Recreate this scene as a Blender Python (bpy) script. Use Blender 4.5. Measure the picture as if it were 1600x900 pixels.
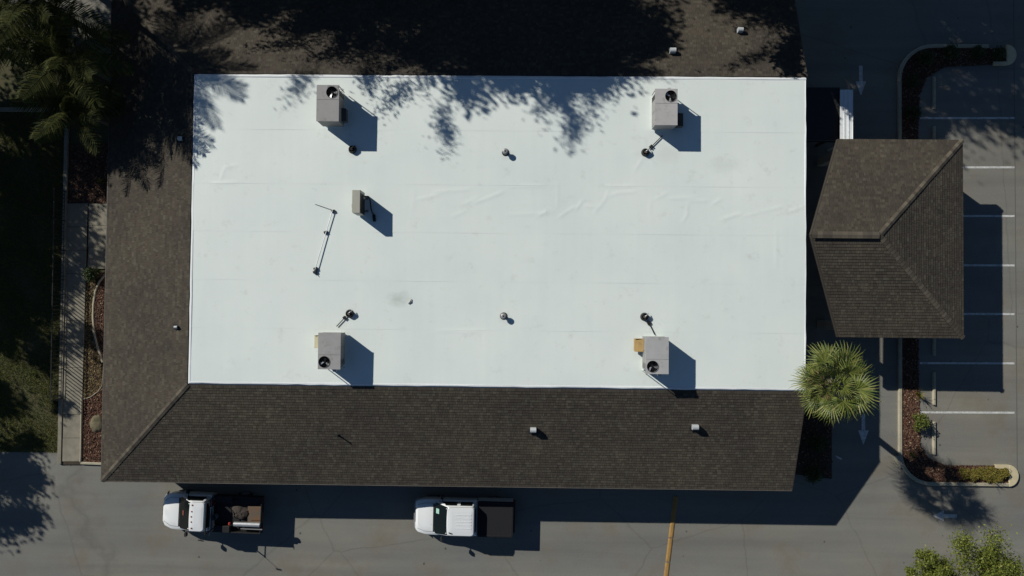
import bpy, math, random
import numpy as np
from mathutils import Vector, Matrix, Quaternion

# ------------------------------------------------------------------ camera, sky, sun
scene = bpy.context.scene
for o in list(bpy.data.objects):
    bpy.data.objects.remove(o)
F, H = 1120.0, 40.7                       # focal length in photo pixels, flying height
TILT, ROLL, HEAD = math.radians(1.25), math.radians(0.75), math.radians(0.56)
CAM_ROT = Matrix.Rotation(HEAD, 3, 'Z') @ Matrix.Rotation(ROLL, 3, 'Y') @ Matrix.Rotation(TILT, 3, 'X')
cam_data = bpy.data.cameras.new('camera')
cam_data.sensor_width = 36.0
cam_data.lens = F / 1600.0 * 36.0
cam_data.clip_end = 2000.0
cam = bpy.data.objects.new('camera', cam_data)
cam.matrix_world = Matrix.Translation((0, 0, H)) @ CAM_ROT.to_4x4()
scene.collection.objects.link(cam)
scene.camera = cam

SUN_DIR = Vector((1.262, -0.930, -1.0)).normalized()      # the way the light travels
sun_elev = math.asin(-SUN_DIR.z)
sun_azim = math.atan2(-SUN_DIR.x, -SUN_DIR.y)
world = bpy.data.worlds.new('World')
scene.world = world
world.use_nodes = True
wn = world.node_tree.nodes
sky = wn.new('ShaderNodeTexSky')
sky.sky_type = 'NISHITA'
sky.sun_disc = False
sky.sun_elevation = sun_elev
sky.sun_rotation = sun_azim
sky.air_density = 1.0
sky.dust_density = 0.0
sky.ozone_density = 5.0
wn['Background'].inputs['Strength'].default_value = 0.05
world.node_tree.links.new(sky.outputs[0], wn['Background'].inputs[0])

sun_data = bpy.data.lights.new('sun', 'SUN')
sun_data.energy = 5.0
sun_data.angle = math.radians(0.53)
sun_data.color = (1.0, 0.975, 0.90)
sun = bpy.data.objects.new('sun', sun_data)
sun.rotation_euler = SUN_DIR.to_track_quat('-Z', 'Y').to_euler()
sun.location = (-30, 25, 40)
scene.collection.objects.link(sun)

vs = scene.view_settings
vs.view_transform = 'Standard'
vs.look = 'None'
vs.exposure = -0.15
vs.gamma = 1.0
vs.use_curve_mapping = False
scene.render.resolution_x, scene.render.resolution_y = 1024, 576

# ------------------------------------------------------------------ helpers
C = scene.collection
rnd = random.Random(7)
PI = math.pi

def at(px, py, z=0.0):
    """place on the horizontal plane at height z seen at a pixel of the 1600x900 photograph"""
    d = CAM_ROT @ Vector((px - 800.0, 450.0 - py, -F))
    k = (H - z) / -d.z
    return Vector((d.x * k, d.y * k, z))

def xy(px, py, z=0.0):
    p = at(px, py, z)
    return (p.x, p.y)

class MB:
    def __init__(s, origin=(0, 0, 0)):
        s.v, s.f, s.o = [], [], Vector(origin)
    def add(s, verts, faces):
        n = len(s.v)
        s.v += [tuple(Vector(p) - s.o) for p in verts]
        s.f += [tuple(i + n for i in f) for f in faces]
        return s
    def box(s, c, d, rz=0.0, rot=None):
        R = rot or Matrix.Rotation(rz, 3, 'Z')
        c = Vector(c)
        vv = [c + R @ Vector((sx * d[0] / 2, sy * d[1] / 2, sz * d[2] / 2)) for sz in (-1, 1) for sy in (-1, 1) for sx in (-1, 1)]
        return s.add(vv, [(0, 2, 3, 1), (4, 5, 7, 6), (0, 1, 5, 4), (2, 6, 7, 3), (0, 4, 6, 2), (1, 3, 7, 5)])
    def prism(s, poly, z0, z1):
        n = len(poly)
        a = sum(poly[i][0] * poly[(i + 1) % n][1] - poly[(i + 1) % n][0] * poly[i][1] for i in range(n))
        if a < 0: poly = poly[::-1]
        vv = [(p[0], p[1], z0) for p in poly] + [(p[0], p[1], z1) for p in poly]
        ff = [tuple(range(n))[::-1], tuple(range(n, 2 * n))] + [(i, (i + 1) % n, n + (i + 1) % n, n + i) for i in range(n)]
        return s.add(vv, ff)
    def tube(s, pts, r, n=8, r1=None, cap=True):
        pts = [Vector(p) for p in pts]
        m = len(pts); rings = []
        for i, p in enumerate(pts):
            t = (pts[min(i + 1, m - 1)] - pts[max(i - 1, 0)]).normalized()
            a = Vector((0, 0, 1)) if abs(t.z) < 0.9 else Vector((1, 0, 0))
            u = t.cross(a).normalized(); w = t.cross(u)
            if isinstance(r, (list, tuple)): rr = r[i]
            else: rr = r if r1 is None else r + (r1 - r) * i / max(1, m - 1)
            rings.append([p + (u * math.cos(2 * PI * k / n) + w * math.sin(2 * PI * k / n)) * rr for k in range(n)])
        return s.loft(rings, cap)
    def loft(s, rings, cap=True):
        n = len(rings[0]); vv = [p for r in rings for p in r]; ff = []
        for i in range(len(rings) - 1):
            for k in range(n):
                ff.append((i * n + k, i * n + (k + 1) % n, (i + 1) * n + (k + 1) % n, (i + 1) * n + k))
        if cap:
            ff.append(tuple(range(n))[::-1]); ff.append(tuple((len(rings) - 1) * n + k for k in range(n)))
        return s.add(vv, ff)
    def quad(s, *p):
        return s.add(p, [tuple(range(len(p)))])
    def build(s, name, mat, parent=None, smooth=False, bevel=0.0, kind=None, seg=2):
        me = bpy.data.meshes.new(name)
        me.from_pydata(s.v, [], s.f)
        me.update()
        o = link(name, me, mat, parent, kind)
        if smooth: me.polygons.foreach_set('use_smooth', [True] * len(me.polygons))
        if bevel:
            fixnormals(me)
            b = o.modifiers.new('bevel', 'BEVEL'); b.width = bevel; b.segments = seg; b.limit_method = 'ANGLE'; b.angle_limit = math.radians(35)
        return o

def fixnormals(me):
    import bmesh
    bm = bmesh.new(); bm.from_mesh(me)
    bmesh.ops.recalc_face_normals(bm, faces=bm.faces)
    bm.to_mesh(me); bm.free()

def link(name, me, mat, parent=None, kind=None):
    o = bpy.data.objects.new(name, me)
    if mat is not None and len(me.materials) == 0: me.materials.append(mat)
    C.objects.link(o)
    if parent is not None: o.parent = parent
    if kind: o['kind'] = kind
    return o

def empty(name, loc=(0, 0, 0), rz=0.0):
    o = bpy.data.objects.new(name, None)
    o.empty_display_size = 0.3
    o.location = loc; o.rotation_euler = (0, 0, rz)
    C.objects.link(o)
    return o

def tag(o, label, cat, group=None):
    o['label'] = label; o['category'] = cat
    if group: o['group'] = group
    return o

def structure(o, label=None):
    o['kind'] = 'structure'
    if label: o['label'] = label
    return o

def npmesh(name, verts, faces, mat, parent=None, kind=None, smooth=False):
    """verts (N,3) and faces (M,k), k fixed"""
    me = bpy.data.meshes.new(name)
    verts = np.ascontiguousarray(verts, dtype=np.float32); faces = np.ascontiguousarray(faces, dtype=np.int32)
    k = faces.shape[1]
    me.vertices.add(len(verts)); me.vertices.foreach_set('co', verts.ravel())
    me.loops.add(faces.size); me.loops.foreach_set('vertex_index', faces.ravel())
    me.polygons.add(len(faces))
    me.polygons.foreach_set('loop_start', np.arange(0, faces.size, k, dtype=np.int32))
    me.polygons.foreach_set('loop_total', np.full(len(faces), k, dtype=np.int32))
    me.polygons.foreach_set('use_smooth', np.full(len(faces), bool(smooth)))
    me.update(calc_edges=True)
    return link(name, me, mat, parent, kind)

def copy_part(src, parent, matrix):
    o = src.copy(); C.objects.link(o)
    o.parent = parent; o.matrix_local = matrix
    return o

# ------------------------------------------------------------------ materials
MATS = {}
def mat(name, col, rough=0.7, metal=0.0, spec=0.5, noise=None, col2=None, scale=5.0, bump=0.0, bump_scale=None, coat=0.0):
    m = bpy.data.materials.new(name); m.use_nodes = True
    nt = m.node_tree; N = nt.nodes; L = nt.links
    b = N['Principled BSDF']
    b.inputs['Base Color'].default_value = (*col, 1)
    b.inputs['Roughness'].default_value = rough
    b.inputs['Metallic'].default_value = metal
    b.inputs['Specular IOR Level'].default_value = spec
    b.inputs['Coat Weight'].default_value = coat
    tc = N.new('ShaderNodeTexCoord')
    if col2 is not None:
        n = N.new('ShaderNodeTexNoise'); n.inputs['Scale'].default_value = scale; n.inputs['Detail'].default_value = 6.0; n.inputs['Roughness'].default_value = 0.65
        L.new(tc.outputs['Object'], n.inputs['Vector'])
        r = N.new('ShaderNodeValToRGB')
        r.color_ramp.elements[0].position = 0.35; r.color_ramp.elements[1].position = 0.68
        r.color_ramp.elements[0].color = (*col, 1); r.color_ramp.elements[1].color = (*col2, 1)
        L.new(n.outputs['Fac'], r.inputs[0]); L.new(r.outputs[0], b.inputs['Base Color'])
    if bump:
        n2 = N.new('ShaderNodeTexNoise'); n2.inputs['Scale'].default_value = bump_scale or scale * 4; n2.inputs['Detail'].default_value = 4.0
        L.new(tc.outputs['Object'], n2.inputs['Vector'])
        bp = N.new('ShaderNodeBump'); bp.inputs['Strength'].default_value = bump; bp.inputs['Distance'].default_value = 0.02
        L.new(n2.outputs['Fac'], bp.inputs['Height']); L.new(bp.outputs[0], b.inputs['Normal'])
    MATS[name] = m
    return m

def ramp(N, stops):
    r = N.new('ShaderNodeValToRGB'); e = r.color_ramp.elements
    while len(e) < len(stops): e.new(0.5)
    for i, (p, c) in enumerate(stops):
        e[i].position = p; e[i].color = (*c, 1)
    return r

def mix(N, L, fac, a, b, mode='MIX'):
    m = N.new('ShaderNodeMix'); m.data_type = 'RGBA'; m.blend_type = mode
    for sock, val in ((m.inputs[0], fac), (m.inputs[6], a), (m.inputs[7], b)):
        if hasattr(val, 'is_output'): L.new(val, sock)
        elif isinstance(val, (int, float)): sock.default_value = val
        else: sock.default_value = (*val, 1)
    return m.outputs[2]

def noise(N, L, vec, scale, detail=5.0, rough=0.6, dist=0.0):
    n = N.new('ShaderNodeTexNoise'); n.inputs['Scale'].default_value = scale; n.inputs['Detail'].default_value = detail
    n.inputs['Roughness'].default_value = rough; n.inputs['Distortion'].default_value = dist
    L.new(vec, n.inputs['Vector'])
    return n.outputs['Fac']

def shingle_mat(name, per_object=False, stops=None):
    m = mat(name, (0.06, 0.055, 0.05), 0.95, spec=0.15); N = m.node_tree.nodes; L = m.node_tree.links; b = N['Principled BSDF']
    if per_object: src = N.new('ShaderNodeObjectInfo').outputs['Random']
    else: src = N.new('ShaderNodeNewGeometry').outputs['Random Per Island']
    r = ramp(N, stops or [(0.0, (0.054, 0.046, 0.038)), (0.35, (0.065, 0.057, 0.045)), (0.6, (0.071, 0.058, 0.049)), (0.85, (0.077, 0.069, 0.053)), (1.0, (0.092, 0.081, 0.064))])
    L.new(src, r.inputs[0])
    tc = N.new('ShaderNodeTexCoord')
    n1 = noise(N, L, tc.outputs['Object'], 60.0, 3.0, 0.7)
    rr = ramp(N, [(0.3, (0.72, 0.72, 0.72)), (0.7, (1.28, 1.27, 1.24))]); L.new(n1, rr.inputs[0])
    c = mix(N, L, 1.0, r.outputs[0], rr.outputs[0], 'MULTIPLY')
    n2 = noise(N, L, tc.outputs['Object'], 0.35, 4.0, 0.6)
    r2 = ramp(N, [(0.3, (0.84, 0.84, 0.87)), (0.7, (1.15, 1.14, 1.09))]); L.new(n2, r2.inputs[0])
    L.new(mix(N, L, 1.0, c, r2.outputs[0], 'MULTIPLY'), b.inputs['Base Color'])
    return m

M_shingle = shingle_mat('asphalt_shingle')
M_cap = shingle_mat('cap_shingle', True, [(0.0, (0.066, 0.056, 0.046)), (0.6, (0.092, 0.080, 0.064)), (1.0, (0.130, 0.113, 0.088))])
M_under = mat('roof_felt', (0.02, 0.019, 0.018), 0.95)
M_trim = mat('brown_trim', (0.06, 0.05, 0.04), 0.6, col2=(0.045, 0.038, 0.03))
M_drip = mat('drip_edge_metal', (0.13, 0.115, 0.095), 0.6, col2=(0.09, 0.08, 0.07), scale=3)
M_stucco = mat('stucco', (0.42, 0.38, 0.32), 0.9, col2=(0.36, 0.32, 0.27), scale=1.5, bump=0.3, bump_scale=60)

def membrane_mat():
    m = mat('white_membrane', (0.7, 0.7, 0.7), 0.55, spec=0.35); N = m.node_tree.nodes; L = m.node_tree.links; b = N['Principled BSDF']
    tc = N.new('ShaderNodeTexCoord'); V = tc.outputs['Object']
    n1 = noise(N, L, V, 0.22, 5, 0.6)
    r1 = ramp(N, [(0.30, (0.675, 0.730, 0.703)), (0.70, (0.745, 0.790, 0.742))]); L.new(n1, r1.inputs[0])
    # brush and roller tracks running across the sheets
    mp = N.new('ShaderNodeMapping'); mp.inputs['Scale'].default_value = (2.6, 0.12, 1.0); L.new(V, mp.inputs['Vector'])
    n2 = noise(N, L, mp.outputs[0], 1.0, 4, 0.6)
    r2 = ramp(N, [(0.3, (0.985, 0.985, 0.988)), (0.7, (1.01, 1.01, 1.008))]); L.new(n2, r2.inputs[0])
    c = mix(N, L, 1.0, r1.outputs[0], r2.outputs[0], 'MULTIPLY')
    # dirt speckle and greenish stains
    n3 = noise(N, L, V, 1.4, 8, 0.72)
    r3 = ramp(N, [(0.58, (0, 0, 0)), (0.80, (0.6, 0.6, 0.6))]); L.new(n3, r3.inputs[0])
    c = mix(N, L, r3.outputs[0], c, (0.50, 0.52, 0.47))
    # stains left where water stood: beside the right-hand units and round the torn spot
    def stain(c, px, py, rx, ry, amt, colr, zz=4.8):
        p = at(px, py, zz)
        mp2 = N.new('ShaderNodeMapping'); mp2.vector_type = 'TEXTURE'
        mp2.inputs['Location'].default_value = (p.x + 4.0, p.y - 3.6, zz); mp2.inputs['Scale'].default_value = (rx, ry, 1.0)
        L.new(V, mp2.inputs['Vector'])
        ln = N.new('ShaderNodeVectorMath'); ln.operation = 'LENGTH'; L.new(mp2.outputs[0], ln.inputs[0])
        nn = noise(N, L, V, 2.2, 6, 0.7)
        ad = N.new('ShaderNodeMath'); ad.operation = 'MULTIPLY_ADD'; ad.inputs[1].default_value = 1.6; ad.inputs[2].default_value = -0.75
        L.new(nn, ad.inputs[0])
        sm = N.new('ShaderNodeMath'); sm.operation = 'ADD'; L.new(ln.outputs['Value'], sm.inputs[0]); L.new(ad.outputs[0], sm.inputs[1])
        rp = ramp(N, [(0.15, (amt, amt, amt)), (0.95, (0, 0, 0))]); L.new(sm.outputs[0], rp.inputs[0])
        return mix(N, L, rp.outputs[0], c, colr)
    c = stain(c, 1135, 258, 1.3, 0.55, 0.22, (0.46, 0.50, 0.44))
    c = stain(c, 1040, 240, 1.2, 0.8, 0.22, (0.48, 0.50, 0.44))
    c = stain(c, 622, 468, 0.85, 0.5, 0.75, (0.47, 0.51, 0.47))
    for q in ((550, 233), (1009, 238), (546, 490), (1008, 495), (790, 238), (787, 494)):
        c = stain(c, q[0] + 3, q[1] + 3, .45, .4, .45, (0.50, 0.50, 0.46))
    c = stain(c, 520, 515, 1.2, 0.5, 0.22, (0.55, 0.55, 0.48))
    c = stain(c, 1010, 560, 0.8, 1.2, 0.25, (0.55, 0.54, 0.46))
    L.new(c, b.inputs['Base Color'])
    nb = noise(N, L, V, 9.0, 6, 0.6)
    bp = N.new('ShaderNodeBump'); bp.inputs['Strength'].default_value = 0.12; bp.inputs['Distance'].default_value = 0.02
    L.new(nb, bp.inputs['Height']); L.new(bp.outputs[0], b.inputs['Normal'])
    return m
M_membrane = membrane_mat()
M_edge = mat('white_edge_metal', (0.76, 0.78, 0.78), 0.45, col2=(0.68, 0.70, 0.70), scale=2.0)

def asphalt_mat():
    m = mat('asphalt', (0.13, 0.13, 0.12), 0.93, spec=0.2); N = m.node_tree.nodes; L = m.node_tree.links; b = N['Principled BSDF']
    V = N.new('ShaderNodeTexCoord').outputs['Object']
    n1 = noise(N, L, V, 0.11, 6, 0.62)
    r1 = ramp(N, [(0.30, (0.160, 0.161, 0.156)), (0.52, (0.184, 0.178, 0.158)), (0.72, (0.202, 0.188, 0.156))]); L.new(n1, r1.inputs[0])
    # tyre lanes dragged along the drive
    mp = N.new('ShaderNodeMapping'); mp.inputs['Scale'].default_value = (0.05, 0.9, 1.0); L.new(V, mp.inputs['Vector'])
    n2 = noise(N, L, mp.outputs[0], 1.0, 4, 0.6, 0.3)
    r2 = ramp(N, [(0.3, (0.85, 0.85, 0.87)), (0.7, (1.12, 1.12, 1.09))]); L.new(n2, r2.inputs[0])
    c = mix(N, L, 1.0, r1.outputs[0], r2.outputs[0], 'MULTIPLY')
    # aggregate
    n3 = noise(N, L, V, 22.0, 5, 0.75)
    r3 = ramp(N, [(0.3, (0.80, 0.80, 0.80)), (0.7, (1.2, 1.2, 1.18))]); L.new(n3, r3.inputs[0])
    c = mix(N, L, 1.0, c, r3.outputs[0], 'MULTIPLY')
    # brown leaf-tannin stains and dark oil specks
    n4 = noise(N, L, V, 0.42, 7, 0.7)
    r4 = ramp(N, [(0.50, (0, 0, 0)), (0.74, (0.75, 0.75, 0.75))]); L.new(n4, r4.inputs[0])
    c = mix(N, L, r4.outputs[0], c, (0.165, 0.138, 0.100))
    vo = N.new('ShaderNodeTexVoronoi'); vo.inputs['Scale'].default_value = 0.75; vo.inputs['Randomness'].default_value = 1.0; L.new(V, vo.inputs['Vector'])
    rv = ramp(N, [(0.035, (0.75, 0.75, 0.75)), (0.06, (0, 0, 0))]); L.new(vo.outputs['Distance'], rv.inputs[0])
    c = mix(N, L, rv.outputs[0], c, (0.055, 0.053, 0.05))
    # hairline cracks
    vc = N.new('ShaderNodeTexVoronoi'); vc.feature = 'DISTANCE_TO_EDGE'; vc.inputs['Scale'].default_value = 0.16
    nz = N.new('ShaderNodeTexNoise'); nz.inputs['Scale'].default_value = 0.8; nz.inputs['Detail'].default_value = 5; L.new(V, nz.inputs['Vector'])
    L.new(mix(N, L, 0.28, V, nz.outputs['Color']), vc.inputs['Vector'])
    rc = ramp(N, [(0.0, (0.28, 0.28, 0.28)), (0.006, (0, 0, 0))]); L.new(vc.outputs['Distance'], rc.inputs[0])
    c = mix(N, L, rc.outputs[0], c, (0.07, 0.068, 0.06))
    L.new(c, b.inputs['Base Color'])
    bp = N.new('ShaderNodeBump'); bp.inputs['Strength'].default_value = 0.25; bp.inputs['Distance'].default_value = 0.02
    L.new(noise(N, L, V, 70.0, 3, 0.7), bp.inputs['Height']); L.new(bp.outputs[0], b.inputs['Normal'])
    return m
M_asphalt = asphalt_mat()
M_concrete = mat('concrete', (0.25, 0.225, 0.17), 0.9, col2=(0.175, 0.158, 0.12), scale=2.5, bump=0.2, bump_scale=50)
M_kerb = mat('kerb_concrete', (0.40, 0.36, 0.26), 0.9, col2=(0.30, 0.27, 0.20), scale=3.0, bump=0.2, bump_scale=50)
M_nose = mat('cream_kerb_paint', (0.56, 0.48, 0.30), 0.85, col2=(0.46, 0.39, 0.25), scale=3.0, bump=0.15, bump_scale=50)
M_soil = mat('soil', (0.055, 0.040, 0.028), 1.0, col2=(0.035, 0.028, 0.018), scale=3.0, bump=0.5)
M_grassground = mat('turf_soil', (0.050, 0.055, 0.020), 1.0, col2=(0.075, 0.060, 0.030), scale=1.3, bump=0.4)

def island_mat(name, stops, rough=0.9, trans=0.0, spec=0.3):
    m = mat(name, stops[0][1], rough, spec=spec); N = m.node_tree.nodes; L = m.node_tree.links; b = N['Principled BSDF']
    r = ramp(N, stops); L.new(N.new('ShaderNodeNewGeometry').outputs['Random Per Island'], r.inputs[0])
    L.new(r.outputs[0], b.inputs['Base Color'])
    if trans:
        t = N.new('ShaderNodeBsdfTranslucent'); L.new(r.outputs[0], t.inputs[0])
        mx = N.new('ShaderNodeMixShader'); mx.inputs[0].default_value = trans
        L.new(b.outputs[0], mx.inputs[1]); L.new(t.outputs[0], mx.inputs[2]); L.new(mx.outputs[0], N['Material Output'].inputs[0])
    return m
M_mulch = island_mat('mulch_chip', [(0, (0.040, 0.020, 0.014)), (0.45, (0.095, 0.042, 0.028)), (0.8, (0.15, 0.072, 0.045)), (0.93, (0.22, 0.14, 0.08)), (1, (0.30, 0.23, 0.14))])
M_dry = island_mat('dry_litter', [(0, (0.06, 0.038, 0.018)), (0.6, (0.14, 0.095, 0.045)), (1, (0.24, 0.18, 0.09))])
M_grass = island_mat('grass_blade', [(0, (0.060, 0.085, 0.012)), (0.6, (0.115, 0.140, 0.022)), (0.9, (0.20, 0.18, 0.05)), (1, (0.27, 0.21, 0.09))], trans=0.2)
M_leaf = island_mat('tree_leaf', [(0, (0.062, 0.090, 0.012)), (0.6, (0.145, 0.172, 0.024)), (1, (0.25, 0.25, 0.045))], 0.6, 0.22, 0.35)
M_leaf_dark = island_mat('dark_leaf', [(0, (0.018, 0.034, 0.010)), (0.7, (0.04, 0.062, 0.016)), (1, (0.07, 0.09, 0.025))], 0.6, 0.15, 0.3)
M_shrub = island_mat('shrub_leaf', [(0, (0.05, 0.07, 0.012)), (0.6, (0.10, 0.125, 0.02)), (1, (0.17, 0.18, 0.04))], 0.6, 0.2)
M_cover = island_mat('ground_cover_leaf', [(0, (0.08, 0.085, 0.012)), (0.5, (0.19, 0.165, 0.028)), (0.85, (0.30, 0.24, 0.05)), (1, (0.16, 0.07, 0.03))], 0.7, 0.2)
M_fan = island_mat('fan_palm_leaf', [(0, (0.050, 0.072, 0.014)), (0.5, (0.108, 0.138, 0.026)), (0.9, (0.185, 0.195, 0.045)), (1, (0.27, 0.23, 0.09))], 0.55, 0.15, 0.4)
M_fan_dead = island_mat('dead_palm_leaf', [(0, (0.12, 0.07, 0.035)), (1, (0.28, 0.19, 0.11))], 0.9, 0.1)
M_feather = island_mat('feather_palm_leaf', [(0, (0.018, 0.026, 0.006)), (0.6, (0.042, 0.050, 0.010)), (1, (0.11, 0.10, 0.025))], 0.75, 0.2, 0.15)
M_bark = mat('bark', (0.12, 0.095, 0.07), 0.95, col2=(0.07, 0.055, 0.04), scale=6, bump=0.6)
M_palmbark = mat('palm_trunk', (0.16, 0.135, 0.10), 0.95, col2=(0.09, 0.075, 0.055), scale=7, bump=0.7)
M_white = mat('road_paint', (0.62, 0.62, 0.60), 0.8, col2=(0.42, 0.42, 0.40), scale=9)
M_worn = mat('worn_road_paint', (0.60, 0.60, 0.58), 0.85, col2=(0.40, 0.40, 0.38), scale=7)
def wear(m, lo, hi, col):
    N = m.node_tree.nodes; L = m.node_tree.links; b = N['Principled BSDF'].inputs['Base Color']; src = b.links[0].from_socket
    V = N.new('ShaderNodeTexCoord').outputs['Object']
    r = ramp(N, [(lo, (0, 0, 0)), (hi, (.85, .85, .85))]); L.new(noise(N, L, V, 3.3, 9, .8), r.inputs[0])
    L.new(mix(N, L, r.outputs[0], src, col), b)
wear(M_white, .50, .66, (.17, .165, .15)); wear(M_worn, .52, .70, (.16, .155, .14))
M_black = mat('black_rubber', (0.012, 0.012, 0.013), 0.7)
M_dark = mat('dark_steel', (0.012, 0.012, 0.014), 0.6, spec=0.3, col2=(0.022, 0.02, 0.018), scale=6)
M_grey = mat('grey_steel', (0.28, 0.28, 0.28), 0.5, metal=0.3)
M_galv = mat('galvanised', (0.55, 0.56, 0.57), 0.4, metal=0.6, col2=(0.42, 0.43, 0.44), scale=8)
M_vent = mat('pale_vent_metal', (0.50, 0.52, 0.52), 0.5, metal=0.2)
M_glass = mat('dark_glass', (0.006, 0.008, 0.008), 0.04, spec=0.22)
M_paint = mat('white_car_paint', (0.72, 0.73, 0.73), 0.35, coat=0.5)
M_black_cover = mat('black_vinyl', (0.014, 0.014, 0.016), 0.8, spec=0.2, col2=(0.018, 0.018, 0.02), scale=30)
M_chrome = mat('chrome', (0.6, 0.6, 0.6), 0.2, metal=0.9)
M_amber = mat('amber_lens', (0.20, 0.05, 0.01), 0.3)
M_red = mat('red_plastic', (0.35, 0.03, 0.02), 0.5)
M_seam = mat('panel_gap', (0.03, 0.03, 0.03), 0.8)

# ------------------------------------------------------------------ the ground
S = 400.0
ground = structure(MB().quad((-S, -S, 0), (S, -S, 0), (S, S, 0), (-S, S, 0)).build('ground', M_grassground), 'dark turf and leaf litter ground around the lot')

lot_top = -8.75
asp = MB()
asp.quad((-90, -90, .004), (90, -90, .004), (90, lot_top, .004), (-90, lot_top, .004))
asp.quad((14.0, lot_top, .004), (90, lot_top, .004), (90, 90, .004), (14.0, 90, .004))
asp.quad((-90, 14.2, .004), (14.0, 14.2, .004), (14.0, 90, .004), (-90, 90, .004))
asphalt = structure(asp.build('asphalt_lot', M_asphalt), 'worn grey asphalt drive and car park around the building')

# painted markings belong to the asphalt
for py in (185, 262, 338, 415, 491, 568, 645):
    a = at(1437, py - 1.2); b = at(1585, py + .3)
    MB().box(((a.x + b.x) / 2, (a.y + b.y) / 2, .009), (b.x - a.x, .11, .002), rz=0.008).build('stall_line', M_white, asphalt)
def arrow(px, py, rz, L=1.9):
    m = MB(); p = at(px, py)
    R = Matrix.Rotation(rz, 3, 'Z')
    pts = [(-.1, L * .45), (-.1, -.05), (-.3, -.05), (0, -L * .45), (.3, -.05), (.1, -.05), (.1, L * .45)]
    w = [R @ Vector((a, b, 0)) for a, b in pts]
    vv = [(p.x + q.x, p.y + q.y, .0095) for q in w]
    m.quad(*vv[::-1])
    return m.build('lane_arrow', M_worn, asphalt)
arrow(1349, 671, 0.0); arrow(1345, 126, 0.0); arrow(1476, 806, -PI / 2, 1.5)

M_joint = mat('paving_joint', (0.11, 0.105, 0.095), .95)
a_, b_ = at(1588, -30), at(1585, 760)
MB().box(((a_.x + b_.x) / 2, (a_.y + b_.y) / 2, .0085), (.045, a_.y - b_.y, .002), rz=.002).build('paving_joint', M_joint, asphalt)
# ------------------------------------------------------------------ building
XW, XE, YN, YS = -16.78, 14.23, 11.54, -4.25       # edge of the white roof
OV = 5.36
XWe, YNe, YSe = XW - OV, YN + OV, YS - OV            # the eaves
Z0, Z1 = 2.80, 4.74
bld = tag(empty('office_building', (-4, 3.6, 0)), 'low office building with flat white roof ringed by brown shingle slopes', 'building')
BO = Vector((-4, 3.6, 0))

def shingles(name, poly, origin, udir, vdir, nrm, step, parent, seed, O):
    """lapped tabs over a planar polygon; poly in (u, v) about origin, v upslope"""
    r = random.Random(seed)
    def span(v):
        xs = []
        n = len(poly)
        for i in range(n):
            (u0, v0), (u1, v1) = poly[i], poly[(i + 1) % n]
            if abs(v1 - v0) < 1e-9: continue
            t = (v - v0) / (v1 - v0)
            if -1e-6 <= t <= 1 + 1e-6: xs.append(u0 + t * (u1 - u0))
        return (min(xs), max(xs)) if xs else None
    vmax = max(p[1] for p in poly)
    vs_, fs_ = [], []
    o = np.array(origin) - np.array(O); U = np.array(udir); V = np.array(vdir); Nn = np.array(nrm)
    k = 0; nrow = int(vmax / step)
    st = vmax / nrow
    for i in range(nrow):
        v0 = i * st; v1 = min(vmax, v0 + st * 1.06)
        a = span(v0 + 1e-5); b = span(v1 - 1e-5)
        if not a or not b: continue
        u = a[0]; cuts = [0.0]; W = a[1] - a[0]
        x = r.uniform(.03, .20)
        while x < W - .06:
            cuts.append(x); x += r.choice((.09, .13, .17, .24)) * r.uniform(.9, 1.1)
        cuts.append(W)
        for j in range(len(cuts) - 1):
            l0, r0 = a[0] + cuts[j] + .004, a[0] + cuts[j + 1] - .004
            l1, r1 = max(l0, b[0]) if j else b[0], min(r0, b[1]) if j < len(cuts) - 2 else b[1]
            if r1 <= l1 or r0 <= l0:
                l1 = min(l1, b[1]); r1 = max(l1 + .001, min(r1, b[1]))
            th = .021 + r.uniform(-.004, .004)
            dv = r.uniform(-.006, .004)
            p = [o + U * l0 + V * (v0 + dv) + Nn * .001, o + U * r0 + V * (v0 + dv) + Nn * .001,
                 o + U * l0 + V * (v0 + dv) + Nn * th, o + U * r0 + V * (v0 + dv) + Nn * th,
                 o + U * l1 + V * v1 + Nn * .003, o + U * r1 + V * v1 + Nn * .003]
            n = len(vs_); vs_ += p
            fs_ += [(n, n + 1, n + 3, n + 2), (n + 2, n + 3, n + 5, n + 4)]
    return npmesh(name, np.array(vs_), np.array(fs_), M_shingle, parent, 'stuff')

def slope(name, pts, parent, O, seed, step=0.15):
    """pts: eave-left, eave-right, top-right, top-left (seen from outside); underlay plus tabs"""
    p = [Vector(q) for q in pts]
    U = (p[1] - p[0]).normalized()
    n = U.cross(p[-1] - p[0]).normalized()
    V = n.cross(U)
    under = MB(O)
    lo = [q - n * .06 for q in p]
    k = len(p)
    under.add(list(p) + lo, [tuple(range(k)), tuple(range(k, 2 * k))[::-1]] + [(i, k + i, k + (i + 1) % k, (i + 1) % k) for i in range(k)])
    part = under.build(name, M_under, parent)
    poly = [((q - p[0]).dot(U), (q - p[0]).dot(V)) for q in p]
    shingles('shingles', poly, p[0], U, V, n, step, part, seed, O)
    return part, n

A = lambda x, y, z: (x, y, z)
s_south, n_s = slope('roof_slope', [A(XWe, YSe, Z0), A(XE, YSe, Z0), A(XE, YS, Z1), A(XW, YS, Z1)], bld, BO, 1)
s_west, n_w = slope('roof_slope', [A(XWe, YNe, Z0), A(XWe, YSe, Z0), A(XW, YS, Z1), A(XW, YN, Z1)], bld, BO, 2)
s_north, n_n = slope('roof_slope', [A(XE, YNe, Z0), A(XWe, YNe, Z0), A(XW, YN, Z1), A(XE, YN, Z1)], bld, BO, 3)

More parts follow.
